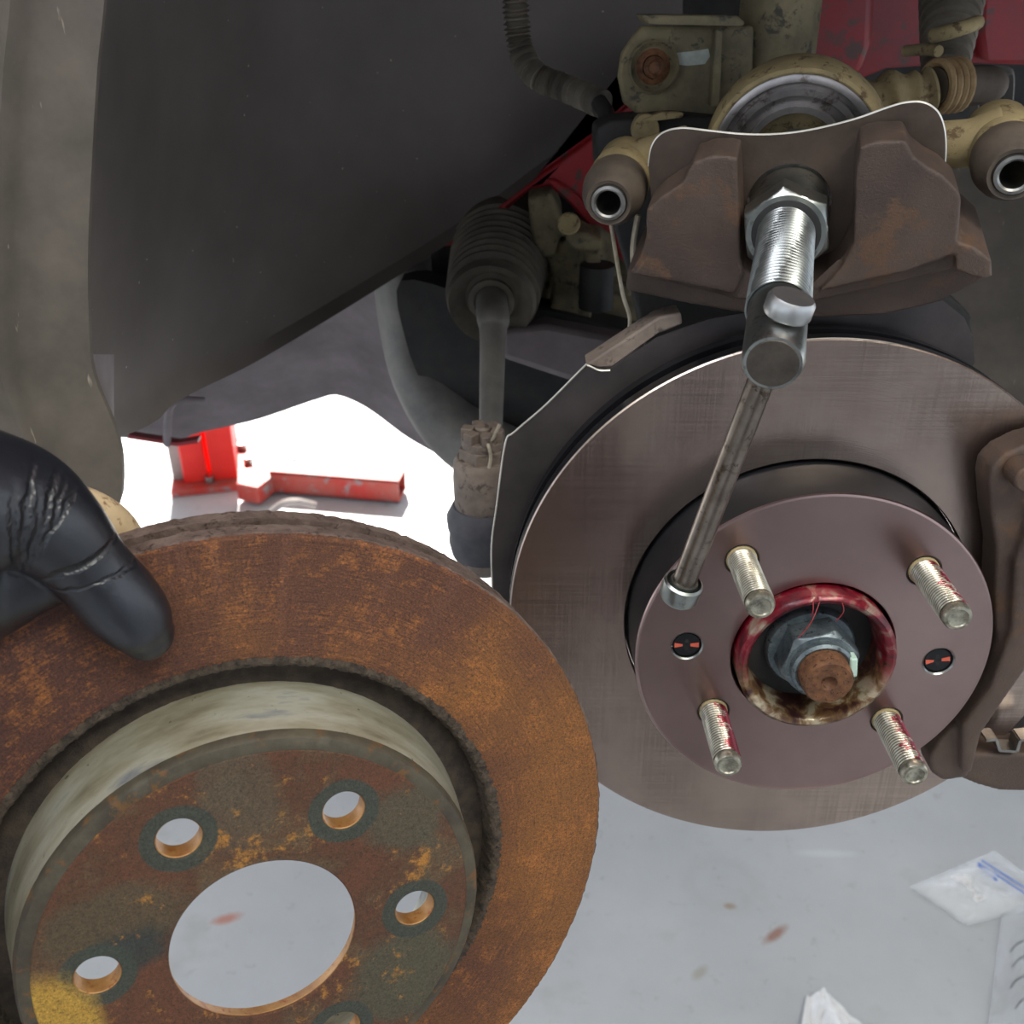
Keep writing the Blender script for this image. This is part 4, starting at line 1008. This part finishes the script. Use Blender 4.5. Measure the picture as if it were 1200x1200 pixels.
c2_ = [(1074, 1040), (1148, 1010), (1222, 1062), (1132, 1080)]
rows = film('pad', c2_, 30, 24, lambda u, v: hb(u, v)*.9)
b = B(); sgrid(b, rows); link('white_contents', b, grimy('white wipes', srgb(240, 240, 240), srgb(250, 250, 248), srgb(206, 200, 190), scale=24, rough=.6, bump=.8, fine=60, bd=.004), bag)
bl = grimy('blue print', srgb(50, 100, 200), srgb(80, 130, 215), scale=60, rough=.5)
for (x0, y0), (x1, y1), wd, nm_ in (((1146, 1014), (1168, 1032), .0035, 'printed_line'), ((1150, 1008), (1222, 1054), .002, 'zip_strip'), ((1146, 1011), (1218, 1058), .002, 'zip_strip')):
    a_, e_ = WZ(x0, y0, .02), WZ(x1, y1, .02); d = (e_-a_).normalized(); s = Vector((-d.y, d.x, 0))*wd/2
    b = B(); prism(b, [(q.x, q.y) for q in (a_-s, e_-s, e_+s, a_+s)], .0195, .0215); link(nm_, b, bl, bag)
def hp_(u, v): return .03*abs(noise.noise(Vector((u*3+.5, v*3, 7))))+.02*(1-abs(u-.5)*2)
rows = film('tissue', [(944, 1172), (972, 1168), (1030, 1230), (930, 1250)], 24, 24, hp_)
b = B(); sgrid(b, rows); tag(link('crumpled_tissue', b, grimy('white tissue', srgb(232, 232, 234), srgb(246, 246, 246), scale=30, rough=.8)), 'bright white crumpled tissue on the floor at bottom edge', 'tissue')
def hf(u, v): return .02*abs(math.sin(u*5+noise.noise(Vector((u*2, v*3, 4)))*2))+.005
rows = film('wrap', [(1172, 1075), (1280, 1040), (1300, 1260), (1150, 1260)], 40, 30, hf)
wr = thing('clear_wrapper', 'clear plastic wrapper with dark curved strokes at bottom right corner', 'wrapper')
b = B(); sgrid(b, rows); link('wrapper_film', b, clear('clear wrap', (.7, .72, .74, 1), .28), wr)
ink = grimy('dark strokes', srgb(60, 60, 66), srgb(84, 84, 90), scale=60, rough=.5)
for i, (x, y) in enumerate(((1184, 1116), (1186, 1134), (1184, 1158), (1190, 1182))):
    b = B(); tube(b, catmull([WZ(x, y, .03), WZ(x+8, y-10, .03), WZ(x+24, y-17, .03)], 6), .0011, 6); link('printed_stroke', b, ink, wr)
